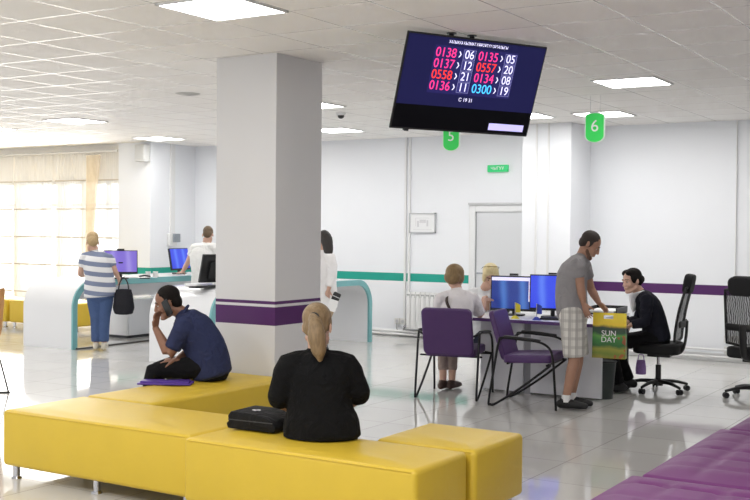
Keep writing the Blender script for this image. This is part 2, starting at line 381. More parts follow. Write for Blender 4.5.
# ---------------------------------------------------------------- hanging queue screen
wS, hS = 1.1, 1.1*9/16
yaw, tilt = math.radians(62.5), math.radians(20)
n_ = V((math.cos(yaw), math.sin(yaw), 0)); b_ = V((-math.sin(yaw), math.cos(yaw), 0)); u_ = V((0, 0, 1))*math.cos(tilt) - b_*math.sin(tilt)
o_ = n_.cross(u_)                                                  # out of the screen
KS = 1.118; cS = CAM + (V((-3.203, 6.338, 2.553))-CAM)*KS
MS = M(((n_.x, u_.x, o_.x, 0), (n_.y, u_.y, o_.y, 0), (n_.z, u_.z, o_.z, 0), (0, 0, 0, 1))) @ M.Scale(KS, 4)
t = thing('queue_screen', 'large tilted black queue screen hung from the ceiling showing ticket numbers', 'screen', cS)
bm = newbm(); box(bm, -wS/2, wS/2, -hS/2, hS/2, -.014, 0); box(bm, -wS*.36, wS*.42, -hS*.4, hS*.3, -.05, -.013); obj('casing', bm, m_black, t, bevel=.006, mtx=MS)
yb = -hS/2+.165                                                    # lower dark band of the picture
m_navy = emat('screen_navy', (27, 27, 66), .85); m_dark = emat('screen_dark', (7, 7, 11), .5)
bm = newbm(); box(bm, -wS/2+.012, wS/2-.012, yb, hS/2-.012, -.001, .002); scr = obj('screen', bm, m_navy, t, mtx=MS, smooth=False)
bm = newbm(); box(bm, -wS/2+.012, wS/2-.012, -hS/2+.014, yb, -.001, .002); obj('screen_band', bm, m_dark, t, mtx=MS, smooth=False)
bm = newbm(); box(bm, .21, .5, -.278, -.232, 0, .003); obj('advert_strip', bm, emat('screen_lilac', (190, 184, 234), .9), t, mtx=MS, smooth=False)
m_pk = emat('screen_pink', (255, 60, 140), 1.0); m_rd = emat('screen_red', (255, 60, 50), 1.0); m_bl = emat('screen_blue', (80, 200, 255), 1.0); m_wt = emat('screen_white', (232, 228, 255), 1.0)
m_cellb = emat('screen_violet', (52, 50, 108), .9)
def st(x, y, z=.0035): return MS @ M.Translation((x, y, z))
text('heading', 'ХАЛЫККА КЫЗМАТ КӨРСӨТҮҮ ОРТАЛЫГЫ', .027, m_wt, scr, st(-.005, .272), .0004, sx=.8)
text('clock', 'С 19 31', .034, m_wt, scr, st(-.02, -.092), .0005)
rowsL = [('0138', '06', m_pk), ('0137', '12', m_pk), ('0558', '21', m_rd), ('0136', '11', m_pk)]
rowsR = [('0135', '05', m_pk), ('0557', '20', m_rd), ('0134', '08', m_pk), ('0300', '19', m_bl)]
for rows, x0 in ((rowsL, -.325), (rowsR, .005)):
    bm = newbm(); box(bm, x0-.005, x0+.318, -.06, .245, .002, .0025); obj('panel', bm, emat('screen_panel', (36, 34, 84), .9), scr, mtx=MS, smooth=False)
    for i, (a, b, m_) in enumerate(rows):
        y = .2-.071*i
        text('ticket_number', a, .084, m_, scr, st(x0+.083, y), .0006, sx=.95)
        text('arrow', '›', .085, m_wt, scr, st(x0+.19, y+.006), .0006)
        bm = newbm(); box(bm, x0+.217, x0+.31, y-.033, y+.033, .0022, .003); fr = obj('window_box', bm, m_cellb, scr, mtx=MS, smooth=False)
        bm = newbm()
        for q in ((x0+.217, x0+.31, y+.0315, y+.033), (x0+.217, x0+.31, y-.033, y-.0315), (x0+.217, x0+.2185, y-.033, y+.033), (x0+.3085, x0+.31, y-.033, y+.033)): box(bm, *q, .003, .0036)
        obj('box_outline', bm, emat('screen_line', (150, 148, 200), .9), scr, mtx=MS, smooth=False)
        text('desk_number', b, .078, m_wt, scr, st(x0+.264, y), .0006, sx=.95)
bm = newbm(); box(bm, -.43, -.40, -hS/2-.014, -hS/2, -.035, -.01); obj('receiver', bm, m_black, t, mtx=MS)
pl, pr_ = [MS @ V((x, hS/2-.03, -.04)) for x in (-.195, -.035)]
for p in (pl, pr_):
    bm = newbm(); q = T-cS.z; cyl(bm, (p.x, p.y, p.z-.01), (p.x, p.y, q), .018); cyl(bm, (p.x, p.y, q-.008), (p.x, p.y, q-.001), .035); obj('ceiling_pole', bm, m_blackm, t)
bm = newbm(); box(bm, -.22, -.01, -.12, .285, -.06, -.04); obj('bracket', bm, m_blackm, t, mtx=MS)
# green number signs
m_gs = mat('sign_green', (48, 196, 84), .4, emit=.25); m_gse = mat('sign_edge', (226, 244, 230), .4)
def numsign(num, loc, lab):
    t = thing('number_sign', lab, 'sign', loc, math.radians(8), 'green number signs hung over the desks')
    def outline(w, h):
        o = []
        for i in range(13): a = pi*i/12; o.append((w/2*math.cos(a), h*.42+.035*math.sin(a)))
        for i in range(13): a = pi+pi*i/12; o.append((w/2*math.cos(a), -h*.34+.07*math.sin(a)))
        return o
    bm = newbm(); prism(bm, outline(.205, .27), 1, -.012, .012); obj('rim', bm, m_gse, t)
    bm = newbm(); prism(bm, outline(.185, .25), 1, -.016, -.011); obj('face', bm, m_gs, t)
    text('number', num, .17, m_paper, t, M.Translation((0, -.018, .005)) @ M.Rotation(pi/2, 4, 'X'), .001)
    for x in (-.05, .05):
        bm = newbm(); cyl(bm, (x, 0, .1), (x, 0, T-loc[2]), .0018, n=6); obj('thread', bm, m_lgrey, t)
p = at(595, 127, 11.2); numsign('6', p, 'green hanging sign with white number six')
p = at(451.5, 137, 12.4); numsign('5', p, 'green hanging sign with white number five below the screen')
# exit sign
a, b = ony(488, 165.5, YL-.03), ony(508, 171.5, YL-.03)
t = thing('exit_sign', 'small green exit sign with white lettering on the wall above the grey door', 'sign', ((a.x+b.x)/2, YL-.03, (a.z+b.z)/2))
w, h = (b.x-a.x), .1
bm = newbm(); box(bm, -w/2, w/2, -.02, .03, -h/2, h/2); obj('casing', bm, mat('exit_green', (44, 186, 110), .4, emit=.3), t, bevel=.004)
text('lettering', 'ЧЫГУУ', .062, m_paper, t, M.Translation((0, -.022, 0)) @ M.Rotation(pi/2, 4, 'X'), .001)
# framed sheet on the wall
a, b = ony(409.5, 213, YL-.02), ony(435.5, 233, YL-.02)
t = thing('wall_frame', 'grey framed white notice sheet on the wall beside the cable duct', 'picture', ((a.x+b.x)/2, YL-.02, (a.z+b.z)/2))
w, h = b.x-a.x, a.z-b.z; bm = newbm()
for q in ((-w/2, w/2, h/2-.015, h/2), (-w/2, w/2, -h/2, -h/2+.015), (-w/2, -w/2+.015, -h/2, h/2), (w/2-.015, w/2, -h/2, h/2)): box(bm, q[0], q[1], -.015, .02, q[2], q[3])
obj('frame', bm, mat('frame_silver', (186, 187, 190), .4), t, smooth=False)
bm = newbm(); box(bm, -w/2+.015, w/2-.015, .0, .02, -h/2+.015, h/2-.015); sh = obj('sheet', bm, mat('sheet_white', (234, 235, 236), .7), t, smooth=False)
bm = newbm()
for i, q in enumerate(((-.12, .12, .07, .075), (-.12, -.115, -.05, .07), (-.05, .06, .0, .05), (-.09, -.06, -.06, .03), (.07, .1, -.05, .04), (-.16, .16, -.1, -.095))): box(bm, q[0], q[1], -.002, .0, q[2], q[3])
obj('printing', bm, mat('print_grey', (205, 205, 208), .7), sh, smooth=False)
# radiator
a, b = ony(407.5, 292, YL-.1), ony(445, 330, YL-.1)
t = thing('radiator', 'white ribbed wall radiator behind the seated client in the purple chair', 'radiator', (a.x, YL-.1, .1))
bm = newbm(); n = 9; sw = .082
for i in range(n):
    x = i*sw; box(bm, x+.004, x+sw-.004, -.045, .045, .03, .585); box(bm, x+.02, x+sw-.02, -.055, -.04, .05, .53)
obj('sections', bm, m_pipe, t, bevel=.006)
bm = newbm()
for z in (.06, .55): cyl(bm, (0, .02, z), (n*sw, .02, z), .022)
obj('header_pipe', bm, m_pipe, t)
bm = newbm()
for i in range(n): box(bm, i*sw+.012, i*sw+sw-.012, -.047, -.044, .5, .555)
obj('grille_slots', bm, mat('slot_grey', (170, 172, 170), .6), t, smooth=False)
bm = newbm()
for z in (.1,): cyl(bm, (-.1, .02, .06), (0, .02, .06), .012); ell(bm, (-.05, .0, .06), (.022, .03, .022))
obj('valve', bm, m_chrome, t)
# sockets
def socket(px, py, Yw, lab, n=1, cable=False):
    p = ony(px, py, Yw); t = thing('power_outlet', lab, 'socket', (p.x, Yw-.001, p.z))
    for i in range(n):
        bm = newbm(); box(bm, -.045+.1*i, .045+.1*i, -.03, 0, -.045, .045); f = obj('faceplate', bm, mat('socket_white', (218, 217, 214), .4), t, bevel=.006)
        bm = newbm(); cyl(bm, (.1*i, -.033, 0), (.1*i, -.028, 0), .026); obj('recess', bm, m_lgrey, f)
    if cable:
        bm = newbm(); sweep(bm, [(0, -.04, -.03), (.02, -.06, -.12), (.1, -.06, -.16), (.16, -.05, -.05), (.2, -.04, .05)], .007, n=8, k=5); obj('cable', bm, mat('cable_grey', (150, 150, 148)), t)
socket(398, 321, YL, 'white double power outlet with dangling cable left of the radiator', 2, True)
socket(728, 339, YR, 'white wall outlet, upper of the two left of the black mesh chair', 2)
socket(728, 350, YR, 'white wall outlet, lower of the two left of the black mesh chair', 2)
# wall speaker and electrical box on the left wall
p = ony(142, 153, 13.1)
t = thing('wall_speaker', 'white box loudspeaker mounted high on the white column at far left', 'speaker', (p.x, 13.2, p.z))
bm = newbm(); box(bm, -.11, .11, -.16, -.03, -.14, .14); obj('cabinet', bm, mat('speaker_white', (214, 214, 212), .5), t, bevel=.015)
bm = newbm(); box(bm, -.085, .085, -.165, -.159, -.11, .11); obj('grille', bm, mat('speaker_grille', (204, 204, 202), .8), t)
bm = newbm(); cyl(bm, (0, -.04, 0), (0, 0, 0), .03); obj('bracket', bm, m_lgrey, t)
t = thing('electrical_box', 'white and grey electrical box at the foot of the cable duct on the left wall', 'box', (XL, 13.72, 1.42))  # an electrical box, not a socket
bm = newbm(); box(bm, 0, .06, -.12, .06, -.1, .1); obj('back_plate', bm, m_white, t, bevel=.006)
bm = newbm(); box(bm, .06, .1, -.05, .1, -.04, .1); obj('cover', bm, mat('box_grey', (140, 146, 154), .5), t, bevel=.006)
# ---------------------------------------------------------------- upholstered benches
def soft_block(x0, x1, y0, y1, z0, z1, r=.03, quilt=None, puff=.012):
    bm = newbm(); nx, ny = max(8, int((x1-x0)/.03)), max(8, int((y1-y0)/.03))
    box(bm, x0, x1, y0, y1, z0, z1)
    bmesh.ops.recalc_face_normals(bm, faces=bm.faces)
    bmesh.ops.bevel(bm, geom=list(bm.edges), offset=r, segments=4, affect='EDGES', profile=.5)
    top = [f for f in bm.faces if f.normal.z > .99]
    bmesh.ops.delete(bm, geom=top, context='FACES_ONLY')
    hx0, hx1, hy0, hy1 = x0+r, x1-r, y0+r, y1-r
    gv = []
    for j in range(ny+1):
        row = []
        for i in range(nx+1):
            u, v = i/nx, j/ny; e = min(1, 8*min(u, 1-u, v, 1-v)); z = z1+puff*e+(.0035*e*math.sin(9*(u*(x1-x0)*1.3+v*(y1-y0)*2.2)+2*math.sin(5*v))*math.sin(3*u*(x1-x0)+1))
            x, y = hx0+(hx1-hx0)*u, hy0+(hy1-hy0)*v
            if quilt:
                cx, cy = quilt; a = ((x-x0)/cx) % 1; b = ((y-y0)/cy) % 1
                d = min(min(a, 1-a)*cx, min(b, 1-b)*cy); z = z1+puff*min(1, e*1.5)*min(1, (d/.035)**.5)
            row.append(bm.verts.new((x, y, z)))
        gv.append(row)
    for j in range(ny):
        for i in range(nx): bm.faces.new((gv[j][i], gv[j][i+1], gv[j+1][i+1], gv[j+1][i]))
    bmesh.ops.remove_doubles(bm, verts=bm.verts, dist=.0005)
    return bm
def bench(name, lab, cat, x0, x1, y0, y1, m_, group=None, quilt=None, z1=.445, mid=False):
    c = V(((x0+x1)/2, (y0+y1)/2, 0)); t = thing(name, lab, cat, c, group=group)
    obj('cushion_block', soft_block(x0-c.x, x1-c.x, y0-c.y, y1-c.y, .085, z1, quilt=quilt, puff=.022 if quilt else .01), m_, t)
    w, d = (x1-x0)/2-.07, (y1-y0)/2-.06
    for sx in ((-1, 0, 1) if mid else (-1, 1)):
        for sy in (-1, 1):
            bm = newbm(); cyl(bm, (sx*w, sy*d, .012), (sx*w, sy*d, .09), .022); cyl(bm, (sx*w, sy*d, 0), (sx*w, sy*d, .014), .034, .028); obj('leg', bm, m_chrome, t)
    if not quilt:
        bm = newbm(); e = .004
        for z in (z1-.028,):
            pts = [(-(x1-x0)/2-.001, -(y1-y0)/2+.03, z), (-(x1-x0)/2-.001, (y1-y0)/2-.03, z)]
        sweep(bm, [((x0-x1)/2+.03, (y0-y1)/2-.0005, z1-.012), ((x1-x0)/2-.03, (y0-y1)/2-.0005, z1-.012)], .0025, n=6); obj('piping', bm, m_, t)
    return t
YB, PB = 'yellow waiting bench units', 'purple quilted bench units'
G = .006
bench('yellow_bench', 'long yellow leatherette bench at lower left with chrome legs', 'bench', -5.69, -4.1-G, 4.66, 5.36, m_yel, YB, mid=True)
bench('yellow_bench', 'yellow bench unit reaching back to the pillar, under the man on the phone', 'bench', -5.7, -5.07, 5.38, 6.93, m_yel, YB)
bench('yellow_bench', 'front yellow bench unit under the woman in black', 'bench', -4.1, -2.6, 4.6, 5.16, m_yel, YB)
bench('yellow_ottoman', 'square yellow ottoman behind the right end of the front bench', 'ottoman', -3.2, -2.57, 5.19, 5.82, m_yel, YB)
q = onz(652, 476.5, .45); ys = [3.63, 5.14, 6.65, 8.16]
for i, lab in enumerate(('nearest purple quilted bench at the bottom right corner', 'middle purple quilted bench at right edge', 'farthest purple quilted bench at right edge, only its corner showing')):
    x = (-1.705, -1.665, -1.62)[i]
    bench('purple_bench', lab, 'bench', x, x+1.0, ys[i]+.01, ys[i+1]-.01, m_pur_sofa, PB, quilt=(.25, .2515))
bench('yellow_sofa', 'low yellow sofa against the bright windows behind the curved counter', 'sofa', -17.2, -14.2, 11.7, 12.35, m_yel)
bench('yellow_sofa', 'short yellow sofa glimpsed under the curved counter beside the striped customer', 'sofa', -14.15, -12.6, 11.72, 12.35, m_yel)
# ---------------------------------------------------------------- curved counters
def counter(name, lab, x0, x1, ya, yb, h=.905):
    th, R = .075, .36; c = V(((x0+x1)/2, ya, 0)); t = thing(name, lab, 'counter', c)
    L = yb-ya
    def prof(off):
        r = R-off; o = [(off, 0)]
        o += [(off-.0+.0, .2)]
        for i in range(13): a = pi-pi/2*i/12; o.append((R+r*math.cos(a), h-R+r*math.sin(a)))
        for i in range(13): a = pi/2-pi/2*i/12; o.append((L-R+r*math.cos(a), h-R+r*math.sin(a)))
        o += [(L-off, .2), (L-off, 0)]
        return o
    outer, inner = prof(0), prof(th)
    def strip(xa, xb, out, inn):
        bm = newbm(); rows = [[bm.verts.new((x, y, z)) for (y, z) in pf] for x in (xa, xb) for pf in (out, inn)]
        a, b, c_, d = rows
        for i in range(len(a)-1):
            bm.faces.new((a[i], a[i+1], c_[i+1], c_[i])); bm.faces.new((b[i], d[i], d[i+1], b[i+1]))
            bm.faces.new((a[i], b[i], b[i+1], a[i+1])); bm.faces.new((c_[i], c_[i+1], d[i+1], d[i]))
        for i in (0, -1): bm.faces.new((a[i], c_[i], d[i], b[i]))
        return bm
    w = (x1-x0)/2
    obj('shell', strip(-w, w-.03, outer, inner), m_cnt, t)
    obj('edge_trim', strip(w-.03, w, prof(-.002), prof(th+.002)), m_teal, t)
    bm = newbm(); box(bm, -.06, -.03, R*.8, L-R*.8, .62, h-th+.005); obj('apron', bm, m_cnt, t, smooth=False)
    return t
counter('curved_counter', 'white curved counter with teal edge under the striped customer', -11.86, -10.9, 10.07, 14.0)
counter('curved_counter', 'white curved counter with teal edge running past behind the pillar', -9.24, -8.27, 9.75, 13.3)
t = thing('counter_cabinet', 'low white cabinet standing under the left curved counter', 'cabinet', (-11.38, 12.3, 0))
bm = newbm(); box(bm, -.42, .0, -.75, .75, .04, .56); obj('carcass', bm, m_cnt, t, bevel=.004)
for i in (-1, 0, 1):
    bm = newbm(); box(bm, 0.001, .016, i*.49-.24, i*.49+.24, .05, .55); dd = obj('door', bm, mat('cabinet_door', (214, 216, 220), .35), t, bevel=.003)
bm = newbm(); box(bm, -.4, -.03, -.72, .72, 0, .04); obj('plinth', bm, m_dgrey, t)
bm = newbm(); box(bm, -10.9, -10.86, 10.12, 11.5, .0, .02); tag(obj('cable_cover', bm, mat('cable_cover_dark', (70, 68, 66), .5)), 'dark flat cable cover on the floor along the left counter', 'cable cover')
# ---------------------------------------------------------------- monitors
def screenmat(name, c0, c1, glow, streak):
    k = NT(name); tc = k.n('ShaderNodeTexCoord'); wv = k.n('ShaderNodeTexNoise'); wv.inputs['Scale'].default_value = 3; k.l(tc.outputs['Object'], wv.inputs['Vector'])
    gr = k.n('ShaderNodeTexWave'); gr.inputs['Scale'].default_value = 1.5; gr.inputs['Distortion'].default_value = 3; k.l(tc.outputs['Object'], gr.inputs['Vector'])
    cr = k.math('MULTIPLY', k.math('POWER', gr.outputs['Fac'], 3.0), streak)
    col = k.mix(cr, k.mix(wv.outputs[0], lin(c0), lin(c1)), lin(glow))
    k.l(col, k.b.inputs['Emission Color']); k.b.inputs['Emission Strength'].default_value = .9; k.b.inputs['Base Color'].default_value = (.01, .01, .02, 1); k.b.inputs['Roughness'].default_value = .25
    return k.m
m_sb = screenmat('screen_blue_wallpaper', (16, 36, 104), (34, 66, 160), (90, 145, 225), .5)
m_sb2 = screenmat('screen_royal_blue', (30, 50, 214), (50, 80, 236), (120, 170, 255), .35)
m_sv = screenmat('screen_violet_page', (112, 92, 196), (138, 118, 214), (190, 180, 240), .35)
def monitor(lab, loc, rz, w, h, ms, z=.11, tilt=0, parts=True):
    t = thing('monitor', lab, 'monitor', loc, rz, 'monitors on desks and counters')
    R_ = M.Translation((0, 0, z)) @ M.Rotation(math.radians(tilt), 4, 'X')
    bm = newbm(); box(bm, -w/2, w/2, -.012, .02, 0, h); box(bm, -w*.3, w*.3, .02, .05, h*.15, h*.75); obj('casing', bm, m_black, t, bevel=.005, mtx=R_)
    bm = newbm(); box(bm, -w/2+.012, w/2-.012, -.015, -.011, .024, h-.012); s = obj('screen', bm, ms, t, smooth=False, mtx=R_)
    bm = newbm(); cyl(bm, (0, .04, .012), (0, .04, z+.1), .022); box(bm, -.03, .03, .02, .05, z+.05, z+.16); obj('stand', bm, m_black, t)
    bm = newbm(); prism(bm, rrect(.22, .17, .05, cy=.03), 2, 0, .014); obj('base', bm, m_black, t)
    return t, s, R_
# on the curved counters
HC = .9085
p = onz(126, 279.5, HC); t, s, R_ = monitor('monitor with a violet screen on the left counter in front of the striped customer', (p.x-.2, p.y+.1, HC), math.radians(46), .46, .33, m_sv, z=.07, tilt=-14)
bm = newbm(); box(bm, -.05, .05, -.02, .03, .325, .35); obj('webcam', bm, m_black, t, mtx=R_)
p = onz(188, 277, HC); monitor('monitor seen at an angle beside the man in the white t-shirt', (-11.4, 12.72, HC), math.radians(98), .5, .34, m_sb2, z=.06, tilt=-10)
p = onz(216, 284, HC); monitor('black monitor on the counter at the left edge of the pillar', (-8.7, 10.35, HC), math.radians(-110), .5, .36, m_sb2, z=.05, tilt=-18)
def keyboard(lab, loc, rz, m_=m_black):
    t = thing('keyboard', lab, 'keyboard', loc, rz)
    bm = newbm(); box(bm, -.21, .21, -.065, .065, 0, .018); obj('body', bm, m_, t, bevel=.006)
    bm = newbm()
    for i in range(14):
        for j in range(5): box(bm, -.2+i*.0286, -.2+i*.0286+.024, -.055+j*.022, -.055+j*.022+.018, .018, .023)
    obj('keys', bm, mat('key_grey', (60, 60, 64), .6), t, smooth=False)
keyboard('dark keyboard on the counter beside the pillar edge', (-8.55, 9.98, HC), math.radians(80))
bm = newbm(); box(bm, -.1, .1, -.14, .14, 0, .03); tag(obj('paper_stack', bm, m_paper, bevel=.003, smooth=False), 'white stack of papers on the counter left of the pillar', 'papers').location = (-8.9, 10.25, HC)
for i, (px, py) in enumerate(((133, 276.5), (140.5, 276.5))):
    p = onz(px, py+2, HC); t = thing('paper_cup', 'small white cup on the left counter, %s of the two by the violet monitor' % ('nearer' if i == 0 else 'farther'), 'cup', (p.x-.02, p.y+.32, HC))
    bm = newbm(); cyl(bm, (0, 0, 0), (0, 0, .085), .027, .036); obj('cup', bm, m_paper, t)
    bm = newbm(); sweep(bm, [(.036*math.cos(a*pi/10), .036*math.sin(a*pi/10), .085) for a in range(20)], .003, closed=True, n=6, side=V((0, 0, 1))); obj('rim', bm, m_paper, t)
p = onz(145, 279, HC); t = thing('desk_stapler', 'small black stapler lying on the left counter', 'stapler', (p.x-.05, p.y+.05, HC), .5)
bm = newbm(); box(bm, -.07, .07, -.018, .018, 0, .014); obj('base', bm, m_black, t, bevel=.004)
bm = newbm(); sweep(bm, [(-.07, 0, .035), (0, 0, .045), (.07, 0, .035)], [(.02, .012)]*3, side=V((0, 1, 0)), k=4); obj('arm', bm, m_black, t)
p = onz(160, 279, HC); bm = newbm(); box(bm, -.15, .15, -.105, .105, 0, .012); tag(obj('paper_stack', bm, m_paper, smooth=False), 'flat white papers on the left counter near the leaning hand', 'papers').location = (-11.15, p.y+.02, HC)
p = onz(345, 279.5, HC); bm = newbm(); prism(bm, rrect(.16, .08, .02), 2, 0, .03); tag(obj('stamp_pad', bm, m_black), 'small black box lying on the curved counter beyond the pillar', 'box').location = (-8.55, 12.5, HC)
# ---------------------------------------------------------------- service desk
XD0, XD1, YD0, YD1, HD = -5.28, -3.58, 9.72, 10.5, .75
t = thing('service_desk', 'white service desk with purple edge and closed front between clients and staff', 'desk', ((XD0+XD1)/2, YD0, 0)); ox = (XD0+XD1)/2
bm = newbm(); box(bm, XD0-ox, XD1-ox, 0, YD1-YD0, HD-.028, HD); obj('desktop', bm, m_desk, t, bevel=.003)
bm = newbm(); box(bm, XD0-ox, XD1-ox, -.004, .0, HD-.03, HD+.001); obj('edge_band', bm, m_pedge, t, smooth=False)
xs = -4.37
bm = newbm(); box(bm, -4.88-ox, xs-.04-ox, .22, .25, .02, HD-.03); obj('front_panel', bm, m_desk, t, smooth=False)
bm = newbm(); box(bm, xs+.04-ox, XD1-.02-ox, .22, .25, .02, HD-.03); obj('front_panel', bm, m_desk, t, smooth=False)
bm = newbm(); box(bm, xs-.04-ox, xs+.04-ox, .24, .27, 0, HD-.03); obj('joint_strip', bm, mat('joint_grey', (146, 146, 152), .5), t, smooth=False)
for x in (-4.88, xs):
    bm = newbm(); box(bm, x-ox, x+.03-ox, .25, YD1-YD0-.03, .0, HD-.03); obj('side_panel', bm, m_desk, t, smooth=False)
t = thing('return_desk', 'staff side desk carrying the letter tray, behind the standing man in grey', 'desk', (-4.1, 10.95, 0))
bm = newbm(); box(bm, -.45, .3, -.4, .4, HD-.028, HD); obj('desktop', bm, m_desk, t, bevel=.003)
bm = newbm(); box(bm, -.43, -.4, -.38, .38, 0, HD-.03); obj('back_panel', bm, m_dgrey, t, smooth=False)
bm = newbm(); box(bm, -.4, .3, .35, .38, 0, HD-.03); obj('side_panel', bm, m_dgrey, t, smooth=False)
bm = newbm(); box(bm, -.4, .2, -.38, -.35, 0, HD-.03); obj('side_panel', bm, m_dgrey, t, smooth=False)
HT = HD+.0015
# desk monitors (client facing)
def place(px, py, Y, z): q = ony(px, py, Y); return V((q.x, Y, z))
p = place(513, 300, 10.22, HT); t, s, R_ = monitor('left client-facing monitor with blue wallpaper beside the blonde clerk', p, math.radians(8), .48, .36, m_sb, z=.045, tilt=-3)
bm = newbm(); box(bm, .165, .228, -.0165, -.0145, .1, .335); box(bm, -.228, .228, -.0165, -.0145, .31, .345); pg = obj('page_strip', bm, emat('page_white', (206, 202, 226), .8), s, smooth=False, mtx=R_)
bm = newbm()
for z0, c in ((.27, 0), (.2, 0), (.13, 0)): box(bm, .175, .22, -.018, -.016, z0, z0+.03)
obj('page_banner', bm, emat('page_pink', (226, 90, 130), .7), s, smooth=False, mtx=R_)
bm = newbm(); box(bm, -.04, .04, -.015, .03, .362, .385); obj('webcam', bm, m_black, t, mtx=R_)
p = place(552, 300, 10.2, HT); t, s, R_ = monitor('right client-facing monitor with plain royal blue screen beside the standing man', p, math.radians(10), .46, .36, m_sb2, z=.07, tilt=-3)
bm = newbm(); box(bm, -.04, .04, -.015, .03, .362, .38); obj('webcam', bm, m_black, t, mtx=R_)
def flag(lab, px, py, c):
    q = onz(px, py, HT); t = thing('desk_flag', lab, 'flag', (q.x, max(q.y, YD0+.06), HT)); m_ = mat('flag_'+lab.split()[1], c, .6)
    bm = newbm(); cyl(bm, (0, 0, 0), (0, 0, .03), .045, .015); obj('base', bm, m_, t)
    bm = newbm(); cyl(bm, (0, 0, .02), (0, 0, .16), .004, n=8); obj('pole', bm, m_lgrey, t)
    bm = newbm(); v = [bm.verts.new((.002+.02*i*.9, .008*math.sin(i), z)) for i in range(4) for z in (.06, .16-.008*i)]
    for i in range(3): bm.faces.new((v[2*i], v[2*i+2], v[2*i+3], v[2*i+1]))
    obj('pennant', bm, m_, t)
flag('small yellow pennant stand on the desk before the left monitor', 515, 318.5, (222, 206, 60)); _mc.pop('flag_yellow', None)
flag('tiny blue pennant stand on the desk between the two monitors', 536.5, 320, (52, 70, 176))
q = onz(497, 314.5, HT); bm = newbm(); box(bm, -.15, .15, -.1, .1, 0, .006); o = tag(obj('paper_stack', bm, m_paper, smooth=False), 'white papers on the desk by the client hand', 'papers'); o.location = (q.x-.2, q.y-.06, HT); o.rotation_euler.z = .2
t = thing('computer_mouse', 'black computer mouse on the desk left of the wallpaper monitor', 'mouse', (q.x-.02, q.y+.28, HT))
bm = newbm(); ell(bm, (0, 0, .014), (.03, .05, .017)); [setattr(v.co, 'z', max(0, v.co.z)) for v in bm.verts]; obj('shell', bm, m_black, t)
bm = newbm(); cyl(bm, (-.004, .02, .031), (.004, .02, .031), .006, n=10); obj('wheel', bm, m_dgrey, t)
keyboard('black keyboard on the desk under the royal blue monitor', (-4.02, 9.98, HT), .1)
t = thing('letter_tray', 'black letter tray on the side desk carrying loose papers', 'tray', (-3.98, 11.12, HT), .1)
bm = newbm(); box(bm, -.17, .17, -.24, .24, 0, .012); box(bm, -.17, -.158, -.24, .24, 0, .07); box(bm, .158, .17, -.24, .24, 0, .07); box(bm, -.17, .17, .228, .24, 0, .07); obj('tray', bm, m_black, t, smooth=False)
for i in range(3):
    bm = newbm(); box(bm, -.135, .135, -.2, .2, 0, .008); o = tag(obj('paper_sheet', bm, m_paper, smooth=False), ('lowest', 'middle', 'topmost')[i]+' white sheaf of papers in the black letter tray', 'papers', 'papers in the letter tray')
    o.location = (-3.98, 11.11, HT+.014+.0095*i); o.rotation_euler = (0, 0, .1+.03*(i-1))
t = thing('waste_bin', 'dark waste bin under the desk behind the gift bag', 'bin', (-3.66, 10.14, 0))
bm = newbm(); cyl(bm, (0, 0, 0), (0, 0, .36), .1, .13, n=28); obj('body', bm, mat('bin_dark', (44, 52, 50), .5), t)
bm = newbm(); sweep(bm, [(.131*math.cos(a*pi/14), .131*math.sin(a*pi/14), .36) for a in range(28)], .008, closed=True, n=6, side=V((0, 0, 1))); obj('rim', bm, m_black, t)
# ---------------------------------------------------------------- purple visitor chairs
def visitor_chair(lab, loc, rz, bwid=.46, lean=14, fx=.285):
    t = thing('visitor_chair', lab, 'chair', loc, rz, 'purple visitor chairs at the desk')
    def slab(name, w, l, th, mt, bend=0):
        bm = newbm(); prism(bm, rrect(w, l, .05), 2, -th/2, th/2)
        obj(name, bm, m_pur_chair, t, bevel=.018, segs=3, mtx=mt)
    slab('seat', .5, .46, .075, M.Translation((0, .02, .445)) @ M.Rotation(math.radians(3), 4, 'X'))
    slab('backrest', bwid, .47, .05, M.Translation((0, -.275, .645)) @ M.Rotation(math.radians(90+lean), 4, 'X'))
    bm = newbm(); sweep(bm, [(-.235, -.235, .57), (.235, -.235, .57)], .006, n=6); obj('backrest_seam', bm, mat('seam_purple', (52, 28, 70), .6), t)
    for s in (-1, 1):
        x = s*fx; bm = newbm()
        sweep(bm, [(x, .31, 0), (x, .29, .3), (x, .275, .47), (x, .24, .56), (x, .15, .61), (x, .0, .625), (x, -.2, .635), (x, -.235, .6), (x, -.27, .4), (x, -.325, .05), (x, -.31, .014), (x, -.25, .03), (x, .0, .2), (x, .25, .4)], .0115, n=10, k=4); f = obj('side_frame', bm, m_blackm, t)
        bm = newbm(); sweep(bm, [(x, .15, .625), (x, .0, .64), (x, -.18, .648)], [(.022, .012)]*3, k=3, side=V((1, 0, 0))); obj('armrest_pad', bm, m_black, f)
        bm = newbm(); sweep(bm, [(x, .25, .4), (x*.8, .24, .41)], .01, n=8); obj('seat_bracket', bm, m_blackm, f)
        bm = newbm(); sweep(bm, [(x, -.2, .63), (s*.235, -.25, .6)], .01, n=8); obj('back_bracket', bm, m_blackm, f)
    for y, z in ((.22, .4), (-.15, .4)):
        bm = newbm(); sweep(bm, [(-fx, y, z), (fx, y, z)], .01, n=8); obj('crossbar', bm, m_blackm, t)
    return t
visitor_chair('purple visitor chair seen from the back, with the client sitting in it', (-4.94, 9.5, 0), .2, .5, 14, .305)
visitor_chair('empty purple visitor chair turned sideways beside the standing man', (-4.09, 9.42, 0), -pi/2+.13, .44, 17)
